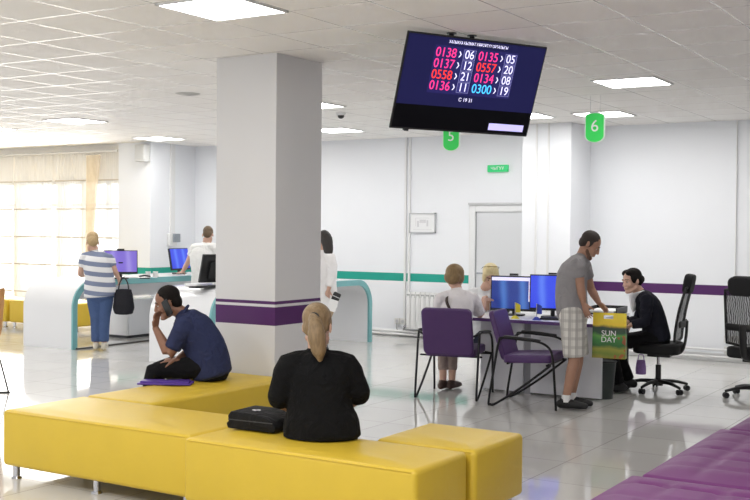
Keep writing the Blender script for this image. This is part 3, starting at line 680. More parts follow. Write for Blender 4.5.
# ---------------------------------------------------------------- office chairs
def office_chair(lab, loc, rz, seat=.48):
    t = thing('office_chair', lab, 'chair', loc, rz, 'black office chairs behind the desks')
    b = bm = newbm(); cyl(bm, (0, 0, .06), (0, 0, .12), .05, .045); obj('hub', bm, m_black, t)
    for i in range(5):
        a = math.radians(90+72*i-2); d = V((math.cos(a), math.sin(a), 0)); bm = newbm()
        sweep(bm, [d*.03+V((0, 0, .1)), d*.17+V((0, 0, .1)), d*.31+V((0, 0, .07))], [(.028, .022), (.022, .018), (.016, .013)], k=3, side=d.cross(V((0, 0, 1)))); ar = obj('base_arm', bm, m_black, t)
        bm = newbm(); s = d.cross(V((0, 0, 1)))
        for q in (-.016, .016): cyl(bm, d*.31+s*(q-.009)+V((0, 0, .028)), d*.31+s*(q+.009)+V((0, 0, .028)), .028, n=16)
        cyl(bm, d*.31+V((0, 0, .02)), d*.31+V((0, 0, .075)), .008, n=8); obj('caster', bm, m_black, ar)
    bm = newbm(); cyl(bm, (0, 0, .12), (0, 0, .27), .028); obj('column_cover', bm, m_black, t)
    bm = newbm(); cyl(bm, (0, 0, .27), (0, 0, seat-.1), .014); obj('gas_lift', bm, m_chrome, t)
    bm = newbm(); box(bm, -.09, .09, -.13, .1, seat-.125, seat-.08); obj('mechanism', bm, m_black, t, bevel=.01)
    bm = newbm(); sweep(bm, [(.09, .03, seat-.1), (.2, .03, seat-.105), (.27, .02, seat-.12)], .006, n=8); obj('lever', bm, m_black, t)
    bm = newbm(); prism(bm, rrect(.5, .46, .12), 2, seat-.085, seat+.02); obj('seat', bm, m_fab, t, bevel=.03, segs=4)
    # back: curved frame, mesh, lumbar bar and headrest
    def by(z): u = (z-seat)/.66; return -.19-.11*u*u-.02*u
    zs = [seat+.06+.52*i/10 for i in range(11)]
    def bw(u): return .225-.035*u+.01*math.sin(u*pi)
    bm = newbm(); pts = [V((-bw(i/10), by(z)+.02*0, z)) for i, z in enumerate(zs)]; ptr = [V((-p.x, p.y, p.z)) for p in pts[::-1]]
    sweep(bm, pts+[V((0, by(zs[-1])-.02, zs[-1]+.03))]+ptr+[V((0, by(zs[0])+.0, zs[0]-.03))], .014, n=8, closed=True, side=V((1, .2, 0))); fr = obj('back_frame', bm, m_black, t)
    bm = newbm(); gv = []
    for i, z in enumerate(zs):
        w = bw(i/10); gv.append([bm.verts.new((-w+2*w*j/10, by(z)-.035*math.sin(j/10*pi), z)) for j in range(11)])
    for i in range(10):
        for j in range(10): bm.faces.new((gv[i][j], gv[i][j+1], gv[i+1][j+1], gv[i+1][j]))
    obj('back_mesh', bm, m_backmesh, fr)
    bm = newbm(); sweep(bm, [(-.2, by(seat+.22)-.03, seat+.22), (0, by(seat+.22)-.06, seat+.22), (.2, by(seat+.22)-.03, seat+.22)], [(.012, .035)]*3, k=4, side=V((0, 1, 0))); obj('lumbar_support', bm, m_black, fr)
    bm = newbm(); sweep(bm, [(0, -.1, seat-.1), (0, -.22, seat-.075), (0, -.265, seat+.05), (0, by(seat+.22)-.07, seat+.24)], [(.04, .014)]*4, k=4, side=V((1, 0, 0))); obj('spine', bm, m_black, t)
    bm = newbm(); prism(bm, rrect(.28, .19, .07), 1, -.042, .042); obj('headrest', bm, m_fab, t, bevel=.022, segs=3, mtx=M.Translation((0, by(seat+.62)+.012, seat+.625)) @ M.Rotation(math.radians(10), 4, 'X'))
    return t
k = NT('open_black_mesh'); tr = k.n('ShaderNodeBsdfTransparent'); mx = k.n('ShaderNodeMixShader'); tc = k.n('ShaderNodeTexCoord'); nz = k.n('ShaderNodeTexWave'); nz.inputs['Scale'].default_value = 14; nz.inputs['Distortion'].default_value = 9; nz.inputs['Detail Scale'].default_value = .7
k.l(tc.outputs['Object'], nz.inputs['Vector']); k.b.inputs['Base Color'].default_value = (.012, .012, .014, 1); k.b.inputs['Roughness'].default_value = .8
k.l(k.math('ADD', .62, k.math('MULTIPLY', nz.outputs['Fac'], .32)), mx.inputs[0]); k.l(tr.outputs[0], mx.inputs[1]); k.l(k.b.outputs[0], mx.inputs[2]); k.l(mx.outputs[0], k.out.inputs[0]); m_backmesh = k.m
q = onz(658, 391, 0); CH = V((q.x, q.y, 0))
oc1 = office_chair('black high-back office chair under the woman in the black jacket', CH, pi/2+.12)
q = onz(757, 398, 0); dup(oc1, (q.x, q.y, 0), math.radians(-18), 'empty black mesh office chair at the right edge of the picture')
# cafe chair cut by the left edge
q = onz(2.5, 393, 0); fd = V((-.85, -.53, 0)); c0 = q + fd*.2 + V((-.53, .85, 0))*-.2
t = thing('cafe_chair', 'tan shell chair on thin black wire legs cut by the left edge', 'chair', (c0.x, c0.y, 0), math.atan2(-fd.x, fd.y))
bm = newbm(); gv = []
pf = [(.24, .47), (.22, .485), (.1, .475), (-.05, .468), (-.15, .485), (-.215, .55), (-.235, .65), (-.245, .78), (-.255, .9), (-.265, 1.0), (-.268, 1.03)]
for i, (y, z) in enumerate(pf):
    w = .22 if i < 9 else .2-.05*(i-9)
    gv.append([bm.verts.new((w*(j/5-1), y+(.05*abs(j/5-1)**2.2 if i > 4 else 0), z+(.03*abs(j/5-1)**2 if i <= 4 else 0))) for j in range(11)])
for i in range(len(pf)-1):
    for j in range(10): bm.faces.new((gv[i][j], gv[i][j+1], gv[i+1][j+1], gv[i+1][j]))
bmesh.ops.solidify(bm, geom=list(bm.faces), thickness=.014)
obj('shell', bm, mat('tan_plywood', (206, 164, 108), .5, noise=.1, nscale=8), t)
for x in (-.2, .2):
    bm = newbm(); sweep(bm, [(x*.8, .16, .46), (x, .21, .02), (x, .2, .009), (x, -.24, .009), (x, -.255, .02), (x*.8, -.15, .47)], .009, n=8, k=3); obj('leg_frame', bm, m_blackm, t)
# ---------------------------------------------------------------- people
SKIN = mat('skin', (204, 164, 144), .5, noise=.06, nscale=20); SKIN_T = mat('skin_tan', (174, 132, 110), .5, noise=.08, nscale=20); SKIN_D = mat('skin_brown', (138, 98, 78), .5, noise=.08, nscale=20)
m_eye = mat('eye_white', (196, 184, 176), .4); m_iris = mat('iris_dark', (40, 28, 22), .2); m_lip = mat('lips', (176, 112, 102), .5)
def hairmat(name, c0, c1):
    k = NT(name); tc = k.n('ShaderNodeTexCoord'); mp = k.n('ShaderNodeMapping'); mp.inputs['Scale'].default_value = (90, 90, 14); k.l(tc.outputs['Object'], mp.inputs['Vector'])
    nz = k.n('ShaderNodeTexNoise'); nz.inputs['Scale'].default_value = 1; nz.inputs['Detail'].default_value = 3; k.l(mp.outputs[0], nz.inputs['Vector'])
    k.l(k.mix(nz.outputs[0], lin(c0), lin(c1)), k.b.inputs['Base Color']); k.b.inputs['Roughness'].default_value = .55
    bp = k.n('ShaderNodeBump'); bp.inputs['Strength'].default_value = .5; bp.inputs['Distance'].default_value = .01; k.l(nz.outputs[0], bp.inputs['Height']); k.l(bp.outputs[0], k.b.inputs['Normal'])
    return k.m
def clothmat(name, rgb, rough=.85, wr=.5):
    return mat(name, rgb, rough, noise=.08, nscale=9, bump=wr, bscale=11, spec=.2)
def basis(f, u=V((0, 0, 1))):
    f = V(f).normalized(); r = f.cross(V(u)).normalized(); return r, f, r.cross(f)
def head_prims(bm, c, f, u, fem=False):
    r, f, u = basis(f, u); R = M((r, f, u)).transposed()
    def P(x, y, z): return c + r*x + f*y + u*z
    ell(bm, P(0, -.012, .035), (.073, .094, .084), R); ell(bm, P(0, .028, -.03), (.060, .064, .085), R)
    for s in (-1, 1):
        sweep(bm, [P(s*.05, .0, -.066), P(s*.03, .05, -.095), P(0, .074, -.1)], [.022, .021, .019], n=8, k=2)
        ell(bm, P(s*.029, .078 if fem else .08, .02), (.026, .011 if fem else .013, .009), R, 10); ell(bm, P(s*.036, .056 if fem else .062, -.032), (.026 if fem else .021, .024 if fem else .02, .03 if fem else .022), R, 10)
        ell(bm, P(s*.076, -.012, -.008), (.009, .019, .032), M.Rotation(.3*s, 3, 'Z') @ R, 10); ell(bm, P(s*.011, .101, -.031), (.009, .01, .008), R, 8)
    if fem: sweep(bm, [P(0, .086, .01), P(0, .093, -.01), P(0, .1, -.027)], [.007, .008, .0095], n=8)
    else: sweep(bm, [P(0, .088, .012), P(0, .098, -.008), P(0, .107, -.028)], [.009, .010, .0115], n=8)
    ell(bm, P(0, .092, -.057), (.022, .010, .006), R, 8); ell(bm, P(0, .09, -.069), (.019, .010, .007), R, 8); ell(bm, P(0, .082, -.1), (.02, .014, .014), R, 8)
    return P, R
def hand_prims(bm, w, d, n, ts, curl=.5, s=1.0):
    d = V(d).normalized(); n = V(n); n = (n - d*n.dot(d)).normalized(); a = n.cross(d)
    w = V(w)
    sweep(bm, [w-d*.01, w+d*.03*s, w+d*.085*s], [(.024, .019), (.034, .016), (.041, .0135)], side=a, n=10)
    for i, L in enumerate((.066, .078, .072, .056)):
        o = (i-1.5)*.0215*s*ts*-1; p = w+d*.083*s+a*o; q = d+a*o*3; pts = [p]; ang = 0
        for j, fr in enumerate((.44, .32, .24)):
            ang += curl*(.5, .75, .55)[j]; dd = (q*math.cos(ang)+n*math.sin(ang)); pts.append(pts[-1]+dd*L*fr*s)
        sweep(bm, pts, [.0092*s, .0086*s, .0078*s, .0065*s], n=8)
    p = w+d*.022*s+a*ts*.026; sweep(bm, [p, p+(d*.7+a*ts*.6+n*.25)*.04*s, p+(d*.75+a*ts*.5+n*.45)*.075*s], [.0125*s, .0105*s, .008*s], n=8)
def person(name_lab, base, f, J, skin, shirt=None, sleeve=.6, trouser=None, shoe=None, girth=None, hem=.0, leg_len=1.95, voxel=.0065, face=True, hands=((V((0, 0, -1)), None, .5),)*2, lens=1, collar=None, cloth_names=('shirt', 'trousers', 'shoe'), feet=None, sc=1.0, leg_r=1.0, arm_r=1.0, seat=None, short_r=1.0, fem=False):
    base = V(base); t = thing('person', name_lab, 'person', base)
    r, f, _ = basis(f); pel, wai, che, nek, hed = [V(J[q]) for q in ('pel', 'wai', 'che', 'nek', 'hed')]
    hf, hu = J.get('hf', f), J.get('hu', V((0, 0, 1)))
    sh = [V(q) for q in J['sh']]; el = [V(q) for q in J['el']]; wr = [V(q) for q in J['wr']]; kn = [V(q) for q in J['kn']]; an = [V(q) for q in J['an']]
    hip = [pel - r*.088*sc + V((0, 0, -.03)), pel + r*.088*sc + V((0, 0, -.03))]
    if 'hip' in J: hip = [V(q) for q in J['hip']]
    tf = feet or [f, f]
    g_ = girth or [(.175, .125), (.165, .12), (.15, .11), (.175, .125), (.14, .095)]
    up = (nek-che).normalized()
    tor = [pel-(wai-pel).normalized()*(.05+hem), pel, wai, che, che.lerp(nek, .72), nek]
    trad = list(g_) + [(.062, .058)]
    # --- body: one continuous surface
    bm = newbm(); P, R = head_prims(bm, hed, hf, hu, fem)
    sweep(bm, [nek-up*.03, nek+up*.02, hed - V(hu)*.05 - V(hf).normalized()*.02], [.06, .054, .053], n=12)
    dn = (wai-pel).normalized(); sweep(bm, [pel-dn*.01]+tor[1:], [(max(a-.03, .05), max(b-.03, .05)) for a, b in trad], side=r, k=3, caps=(.2, 1))
    for i in (0, 1):
        ar = arm_r
        sweep(bm, [nek.lerp(sh[i], .4)-up*.02, sh[i], sh[i].lerp(el[i], .5), el[i], el[i].lerp(wr[i], .35), wr[i]], [.05, .05*ar, .045*ar, .037*ar, .038*ar, .025], n=12, k=2)
        hd, hn, cu = hands[i]; hand_prims(bm, wr[i], hd if hd is not None else (wr[i]-el[i]), hn if hn is not None else (pel-wr[i]+r*.001), 1 if i == 0 else -1, cu, sc)
        lr = leg_r
        sweep(bm, [hip[i], hip[i].lerp(kn[i], .5), kn[i], kn[i].lerp(an[i], .3), an[i]], [.08*lr, .07*lr, .052*lr, .053*lr, .035], n=12, k=2)
        sweep(bm, [an[i]-tf[i]*.03+V((0, 0, -.03)), an[i]+tf[i]*.13+V((0, 0, -.055))], [(.03, .03), (.032, .02)], n=10, side=V((tf[i].y, -tf[i].x, 0)))
    remesh('body', bm, skin, voxel, t, base, 2, seat=seat)
    if face:
        for s in (-1, 1):
            bm = newbm(); ell(bm, P(s*.031, .0745, .0), (.012, .009, .006), R, 10); e = obj('eye', bm, m_eye, t, off=base)
            bm = newbm(); ell(bm, P(s*.031, .081, .0), (.0065, .004, .006), R, 8); obj('iris', bm, m_iris, e, off=base)
            bm = newbm(); sweep(bm, [P(s*.012, .0875, .024), P(s*.03, .0865, .03), P(s*.048, .073, .025)], [(.004, .004)]*3, n=6, k=3); obj('eyebrow', bm, m_iris, t, off=base)
        bm = newbm(); ell(bm, P(0, .0935, -.0585), (.018, .0065, .0035), R, 8); ell(bm, P(0, .0915, -.067), (.0155, .0065, .0045), R, 8); obj('lips', bm, m_lip, t, off=base)
    # --- clothes
    if shirt:
        bm = newbm(); sweep(bm, tor, trad, side=r, k=3, caps=(.25, 1), n=20)
        for i in (0, 1):
            U = nek.lerp(sh[i], .35)-up*.025; ar = arm_r
            pts, rr = [U, sh[i]], [.066, .068*ar]
            if sleeve <= 1: pts += [sh[i].lerp(el[i], sleeve*.5), sh[i].lerp(el[i], sleeve)]; rr += [.064*ar, .060*ar]
            else: pts += [sh[i].lerp(el[i], .5), el[i], el[i].lerp(wr[i], (sleeve-1)*.5), el[i].lerp(wr[i], sleeve-1)]; rr += [.062*ar, .054*ar, .051*ar, .044*ar]
            sweep(bm, pts, rr, n=14, k=2, caps=(1, .2))
        remesh(cloth_names[0], bm, shirt, .0085, t, base, 4, seat=seat)
    if trouser:
        bm = newbm(); sweep(bm, [pel+(wai-pel)*.35, pel, pel-(wai-pel).normalized()*.07], [(g_[2][0]-.002, g_[2][1]-.004), (g_[1][0]-.006, g_[1][1]-.005), (g_[0][0]-.01, g_[0][1]-.012)], side=r, n=20, caps=(.3, 1))
        for i in (0, 1):
            lr = leg_r
            if leg_len <= 1: pts, rr = [hip[i], hip[i].lerp(kn[i], .5), hip[i].lerp(kn[i], leg_len)], [.096*lr*short_r, .09*lr*short_r, .084*lr*short_r]
            else: pts, rr = [hip[i], hip[i].lerp(kn[i], .5), kn[i], kn[i].lerp(an[i], (leg_len-1)*.5), kn[i].lerp(an[i], leg_len-1)], [.094*lr, .084*lr, .068*lr, .06*lr, .056*lr]
            sweep(bm, pts, rr, n=14, k=2, caps=(1, .15))
        remesh(cloth_names[1], bm, trouser, .0085, t, base, 4, seat=seat)
    if shoe:
        for i in (0, 1):
            bm = newbm(); q = V(tf[i]); s_ = V((q.y, -q.x, 0)); z = base.z; A = V((an[i].x, an[i].y, 0))
            zz = an[i].z-.09
            sweep(bm, [A-q*.055+V((0, 0, zz+.04)), A+q*.02+V((0, 0, zz+.045)), A+q*.1+V((0, 0, zz+.036)), A+q*.175+V((0, 0, zz+.028))], [(.034, .04), (.04, .046), (.046, .036), (.036, .026)], side=s_, n=12, k=3)
            sweep(bm, [A-q*.015+V((0, 0, zz+.05)), A-q*.01+V((0, 0, zz+.085))], [(.04, .05), (.038, .044)], n=12, side=s_, caps=(0, .2))
            remesh(cloth_names[2], bm, shoe, .008, t, base, 3, floor=zz+.001)
    t['_'] = 0; del t['_']
    return t, P, R, base
def hair(t, base, m_, prims, P, R, voxel=.007, name='hair', smooth=3):
    bm = newbm()
    for q in prims:
        if q[0] == 'e': ell(bm, P(*q[1]), q[2], R)
        else: sweep(bm, [P(*a) for a in q[1]], q[2], n=12, k=3)
    return remesh(name, bm, m_, voxel, t, base, smooth)
SHORT = [('e', (0, -.024, .049), (.078, .092, .081)), ('e', (0, -.06, -.01), (.070, .052, .065)), ('e', (.066, -.005, .02), (.012, .025, .04)), ('e', (-.066, -.005, .02), (.012, .025, .04))]
m_jean = clothmat('denim_blue', (74, 94, 134), .9); m_blk = clothmat('black_cloth', (20, 20, 22), .95); m_shoe = mat('shoe_black', (26, 26, 28), .6); m_wshoe = mat('shoe_pale', (206, 200, 186), .7)
# striped t-shirt
k = NT('striped_jersey'); g = k.n('ShaderNodeTexCoord'); sp = k.n('ShaderNodeSeparateXYZ'); k.l(g.outputs['Object'], sp.inputs[0])
fr = k.math('FRACT', k.math('DIVIDE', k.math('ADD', sp.outputs[2], k.math('MULTIPLY', sp.outputs[0], .12)), .125)); k.l(k.mix(k.math('LESS_THAN', fr, .47), lin((226, 226, 228)), lin((122, 132, 158))), k.b.inputs['Base Color']); k.b.inputs['Roughness'].default_value = .9
m_stripe = k.m
def A(d0):
    return lambda x, y, dd=0: at(x, y, d0+dd)
# 1 striped customer
a = A(14.3); f = V((-.62, .78, 0)); b = onz(99.5, 348.5, 0)
J = dict(pel=a(100, 287), wai=a(99, 274), che=a(97, 263, .03), nek=a(95, 252.5, .08), hed=a(92.5, 243, .12), hf=V((-.75, .6, -.45)), sh=[a(84.5, 257.5, .03), a(109.5, 259, .03)], el=[a(80.5, 273, .08), a(115, 271, .05)], wr=[a(82, 276, .2), a(118, 277, .15)], kn=[a(96, 317, .02), a(104.5, 317, .02)], an=[a(96, 342.5), a(104, 342.5)])
t, P, R, b = person('customer in a grey striped t-shirt and jeans leaning on the left counter, back turned', b, f, J, SKIN, m_stripe, .55, m_jean, m_wshoe, [(.215, .165), (.208, .16), (.185, .138), (.19, .13), (.15, .1)], hem=.06, face=False, hands=((V((-.3, .9, -.05)), V((0, 0, -1)), .15), (V((-.1, .5, -.8)), V((-1, 0, -.3)), .9)), leg_r=1.12)
hair(t, b, hairmat('hair_sandy', (150, 122, 82), (204, 178, 132)), SHORT+[('e', (0, -.07, .0), (.075, .06, .08)), ('e', (0, -.03, .07), (.08, .09, .075))], P, R)
# her hand bag
q = a(123.6, 299.5, -.05)
t = thing('handbag', 'black handbag with short straps hanging from the striped customer arm', 'bag', (q.x, q.y, q.z-.2))
bm = newbm(); sweep(bm, [(0, 0, .02), (0, 0, .1), (0, 0, .22), (0, 0, .33)], [(.12, .07), (.14, .075), (.125, .06), (.1, .03)], side=V((.8, .6, 0)), k=3, caps=(.3, .3)); obj('bag_body', bm, clothmat('bag_black', (30, 30, 36), .6), t)
bm = newbm(); s = V((.8, .6, 0)).normalized()*.07
for o_2 in (-.025, .025): sweep(bm, [-s+V((0, 0, .3)), -s*.7+V((0, 0, .42)), V((0, o_2*.3, .49)), s*.7+V((0, 0, .42)), s+V((0, 0, .3))], .008, n=8, k=4)
obj('strap', bm, m_black, t)
# 2 man in white t-shirt
a = A(16.05); b0 = onz(203, 337, 0); b = V((b0.x, b0.y, 0)); q = a(203, 300); b = V((q.x, q.y, 0)); f = V((-.78, .62, 0))
J = dict(pel=a(203.5, 282), wai=a(203.5, 271), che=a(203, 257.5, .05), nek=a(205.5, 244.5, .1), hed=a(208, 235, .14), hf=V((-.5, .8, -.5)), sh=[a(194, 248, .05), a(214.5, 247.5, .05)], el=[a(187.5, 263, .08), a(220, 262, .1)], wr=[a(182.5, 272, .12), a(218, 274, .05)], kn=[a(200, 309.5, .02), a(207, 309.5, .02)], an=[a(200, 331), a(207, 331)])
t, P, R, b = person('man in a plain white t-shirt leaning one arm on the left counter, back turned', b, f, J, SKIN, clothmat('white_jersey', (232, 232, 230), .9), .5, clothmat('grey_trousers', (84, 84, 92)), m_shoe, [(.19, .13), (.185, .13), (.18, .125), (.2, .135), (.16, .1)], hem=.06, face=False, hands=((V((-.8, .4, -.1)), V((0, 0, -1)), .15), (V((-.1, .4, -.9)), V((-1, 0, -.1)), .4)))
hair(t, b, hairmat('hair_brown', (70, 54, 38), (112, 90, 62)), SHORT, P, R)
# 3 woman in white blouse by the far counter
a = A(14.1); q = a(331, 300); b = V((q.x, q.y, 0)); f = V((-.9, .45, 0))
J = dict(pel=a(325.5, 297), wai=a(326, 283), che=a(326, 266), nek=a(324.5, 251.5), hed=a(322.5, 241, .02), hf=V((-.9, .4, -.35)), sh=[a(318, 257, .12), a(330.5, 257, -.1)], el=[a(317, 276, .15), a(332, 276, -.1)], wr=[a(316, 292, .2), a(328.5, 290, -.14)], kn=[a(320, 322), a(324.5, 322)], an=[a(320, 345), a(324.5, 345)])
t, P, R, b = person('woman in a white blouse with long dark hair standing half hidden behind the pillar', b, f, J, SKIN, clothmat('white_blouse', (236, 234, 234), .85), 1.75, clothmat('beige_trousers', (176, 156, 128)), m_shoe, [(.17, .12), (.165, .12), (.145, .11), (.16, .115), (.13, .085)], hem=.08, face=False, hands=((V((-.5, .3, -.8)), None, .5), (V((-.35, .1, -.95)), V((-.3, .8, 0)), .8)), sc=.95)
hair(t, b, hairmat('hair_black', (22, 18, 18), (48, 40, 38)), SHORT+[('s', [(0, -.05, .06), (0, -.1, -.02), (0, -.1, -.14), (0, -.085, -.24)], [(.08, .07), (.085, .06), (.075, .045), (.045, .025)])], P, R)
q = at(335.5, 298.5, 13.88); t = thing('clutch_bag', 'small black bag held by the woman in the white blouse', 'bag', q)
bm = newbm(); prism(bm, rrect(.1, .16, .02), 1, -.02, .02); obj('pouch', bm, m_black, t, bevel=.01, mtx=M.Rotation(math.radians(25), 4, 'Z') @ M.Rotation(.4, 4, 'Y'))
bm = newbm(); box(bm, -.05, .05, -.023, -.018, .02, .03); obj('zip', bm, m_lgrey, t, mtx=M.Rotation(math.radians(25), 4, 'Z') @ M.Rotation(.4, 4, 'Y'))
q = at(332.5, 305.5, 13.8); bm = newbm(); box(bm, -.055, .055, -.003, .003, -.075, .075); o = tag(obj('paper_sheet', bm, m_paper, smooth=False), 'white folded papers held low by the woman in the white blouse', 'papers'); o.location = q; o.rotation_euler = (0, .3, .5)
# 4 seated man on phone
a = A(8.35); f = V((-.94, -.34, 0)); q = a(212, 378); b = V((-5.42, q.y, .455)); b = V((a(209, 365).x, a(209, 365).y, .455))
J = dict(pel=a(209, 361), wai=a(205, 347), che=a(194, 330), nek=a(182, 314), hed=a(167.5, 302.5, -.02), hf=V((-.74, -.67, -.38)), hu=V((-.26, -.23, .94)), sh=[a(183.5, 326, -.16), a(198, 321, .17)], el=[a(169.5, 354.5, -.17), a(190, 352, .14)], wr=[a(155.5, 328, -.12), a(177, 360, -.12)], kn=[a(153.5, 371.5, -.1), a(159, 369, .16)], an=[a(150, 425, -.06), a(156, 421, .2)])
m_polo = clothmat('navy_polo', (48, 54, 86), .9, .6)
t, P, R, b = person('man in a navy polo shirt sitting on the yellow bench talking on a phone', b, f, J, SKIN_D, m_polo, .78, m_blk, m_shoe, seat=(-5.72, -5.05, 5.37, 6.94, .4615), girth= [(.18, .15), (.185, .16), (.18, .155), (.19, .15), (.145, .105)], hem=.06, voxel=.006, hands=((V((.12, .0, 1)), V((1, .1, .1)), .55), (V((-.9, -.45, -.05)), V((0, .3, -1)), .45)), arm_r=1.08)
hair(t, b, hairmat('hair_black', (22, 18, 18), (48, 40, 38)) if False else mat('hair_dark', (28, 24, 23), .8, noise=.3, nscale=60, spec=.15), SHORT, P, R)
r_, f_, u_2 = basis(f)
bm = newbm(); sweep(bm, [P(0, .06, -.165)]+[], .01) if False else None
c0 = V(J['nek'])+V((-.0, 0, .005)); ax = (V(J['hed'])-V(J['nek'])).normalized(); s1, s2 = frame_of(ax, V((0, 1, 0)))
sweep(bm, [c0+s1*.066*math.cos(q*pi/12)+s2*.066*math.sin(q*pi/12) for q in range(24)], [(.012, .02)]*24, closed=True, n=8, side=ax) if bm else None
obj('collar', bm, m_polo, t, off=b)
q = V(J['wr'][0]); ph = P(-.1, .014, -.03)
t = thing('mobile_phone', 'black mobile phone held to the ear of the man in navy', 'phone', ph)
bm = newbm(); prism(bm, rrect(.062, .125, .01), 1, -.005, .005); MT = M.Rotation(-.55, 4, 'Y') ; obj('case', bm, m_black, t, bevel=.003, mtx=MT)
bm = newbm(); prism(bm, rrect(.054, .112, .006), 1, .005, .006); obj('display', bm, mat('phone_glass', (12, 12, 16), .1), t, mtx=MT)
p = onz(170, 385, .46); t = thing('document_folder', 'flat purple folder lying on the yellow bench in front of the man in navy', 'folder', (p.x-.06, p.y+.02, .4615), math.radians(31))
bm = newbm(); prism(bm, rrect(.4, .15, .015), 2, 0, .014); obj('cover', bm, mat('folder_violet', (84, 52, 150), .4), t, bevel=.003)
bm = newbm(); prism(bm, rrect(.36, .12, .01), 2, .014, .026); obj('flap', bm, mat('folder_violet', (84, 52, 150), .4), t, bevel=.003)
bm = newbm(); cyl(bm, (0, .02, .031), (.11, .05, .031), .004, n=8); obj('pen', bm, m_black, t)
# 5 woman in black, back turned
a = A(6.05); f = V((-.28, .96, 0)); b = V((a(322, 430).x, a(322, 430).y, .455))
J = dict(pel=a(321, 424, .02), wai=a(319, 402, .03), che=a(318, 376, .04), nek=a(317.5, 352, .06), hed=a(317.5, 326, .07), hf=V((-.38, .92, -.1)), sh=[a(289, 366, .04), a(346.5, 366, .04)], el=[a(278, 397, .04), a(360, 393, .04)], wr=[a(288, 408, .25), a(350, 405, .25)])
fk = V((-.42, .9, 0)); J['kn'] = [V(J['pel'])+fk*.42+V((-.1, 0, -.04)), V(J['pel'])+fk*.42+V((.1, 0, -.04))]; J['an'] = [V((q.x, q.y+.03, .09)) for q in J['kn']]
m_bt = clothmat('black_blouse', (17, 17, 18), .95, .7)
t, P, R, b = person('blonde woman in a black top sitting on the front yellow bench, back turned', b, f, J, SKIN, m_bt, 1.35, m_blk, m_shoe, seat=(-4.11, -2.59, 4.58, 5.175, .4615), girth=[(.225, .15), (.222, .15), (.185, .13), (.2, .13), (.165, .1)], hem=.03, face=False, voxel=.006, hands=((V((.35, .8, -.2)), V((1, 0, -.4)), .6), (V((-.5, .8, -.2)), V((-1, 0, -.4)), .6)), arm_r=1.12, sc=.96)
m_blond = hairmat('hair_dark_blond', (96, 76, 52), (158, 132, 96))
hr = hair(t, b, m_blond, [('e', (0, -.025, .047), (.084, .098, .087)), ('e', (0, -.062, -.005), (.074, .056, .065)), ('e', (.06, -.0, .02), (.022, .04, .05)), ('e', (-.06, -.0, .02), (.022, .04, .05)), ('e', (0.005, -.118, .035), (.032, .028, .03)),
    ('s', [(.004, -.125, .045), (.02, -.145, .01), (.03, -.148, -.06), (.04, -.135, -.13), (.047, -.125, -.185)], [.028, .04, .052, .044, .016])], P, R)
bm = newbm(); q = P(.008, -.126, .04); sweep(bm, [q+V((.03*math.cos(z*pi/8), 0, .03*math.sin(z*pi/8))) for z in range(16)], .006, closed=True, n=6, side=V((0, 1, 0))); obj('hair_tie', bm, m_black, hr, off=b)
# her bag on the bench
p = onz(257, 432, .457); t = thing('document_bag', 'black soft document bag lying on the front yellow bench beside the woman in black', 'bag', (p.x-.05, p.y+.12, .4615), math.radians(4))
bm = newbm(); gx = [-.19, -.186, -.1, 0, .1, .19, .2]; 
prof = [(-.16, .0), (-.17, .03), (-.155, .045), (-.16, .075), (-.14, .1), (0, .098), (.09, .085), (.15, .06), (.17, .03), (.16, 0)]
prism(bm, prof, 1, -.13, .13); obj('pouch', bm, clothmat('bag_nylon', (24, 24, 26), .7), t, bevel=.01, segs=2)
bm = newbm(); prism(bm, [(-.185, .1), (.1, .088), (.02, .094)][:3], 1, -.12, -.0); 
bm.free(); bm = newbm(); box(bm, -.155, .15, -.132, -.128, .05, .056); obj('zip', bm, m_dgrey, t)
bm = newbm(); box(bm, -.05, .0, -.04, -.02, .101, .1035); box(bm, -.03, -.015, -.055, -.005, .101, .1035); obj('emblem', bm, mat('emblem_white', (210, 210, 210), .5), t, smooth=False)
# 6 client in the purple chair
a = A(10.75); f = V((-.05, 1, 0)); b = V((a(456, 338).x, a(456, 338).y, .48))
J = dict(pel=a(456, 334, -.1), wai=a(456, 321, -.06), che=a(457, 305, .0), nek=a(457, 291, .06), hed=a(455.5, 277.5, .1), hf=V((.0, 1, -.25)), sh=[a(441, 299, .02), a(473.5, 299.5, .02)], el=[a(438, 316, .1), a(480, 315, .1)], wr=[a(446, 306, .28), a(484, 299.5, .22)], kn=[a(443, 338, .36), a(453, 338, .36)], an=[a(443, 380, .3), a(452, 380, .3)])
t, P, R, b = person('client in a white top with dark shoulder strap in the purple chair, back turned', b, f, J, SKIN, clothmat('white_top', (228, 224, 226), .9), .9, clothmat('taupe_leggings', (168, 150, 142)), mat('shoe_brown', (70, 52, 46), .6), seat=(-5.26, -4.58, 9.2, 9.8, .503), girth=[(.18, .135), (.178, .135), (.165, .125), (.18, .125), (.15, .095)], face=False, hands=((V((.3, .9, 0)), V((0, 0, -1)), .3), (V((.1, .9, 0)), V((0, 0, -1)), .3)), sc=.95, leg_r=.92, leg_len=1.75)
hair(t, b, hairmat('hair_light_brown', (104, 82, 52), (160, 132, 88)), [('e', (0, -.028, .045), (.094, .105, .09)), ('e', (0, -.065, -.01), (.09, .065, .075)), ('e', (.07, -.01, .0), (.025, .05, .06)), ('e', (-.07, -.01, .0), (.025, .05, .06))], P, R)
pts = [V(J['nek'])+V((-.075, -.03, -.005)), V(J['che'])+V((-.045, -.137, .05)), V(J['che'])+V((.0, -.147, -.04)), V(J['wai'])+V((.05, -.15, .03)), V(J['pel'])+V((.12, -.13, .06))]
stn = len(pts)
bm = newbm(); sweep(bm, pts, [(.016, .004)]*stn, k=4, side=V((1, 0, .3)), n=8); obj('shoulder_strap', bm, mat('strap_brown', (64, 48, 44), .6), t, off=b)
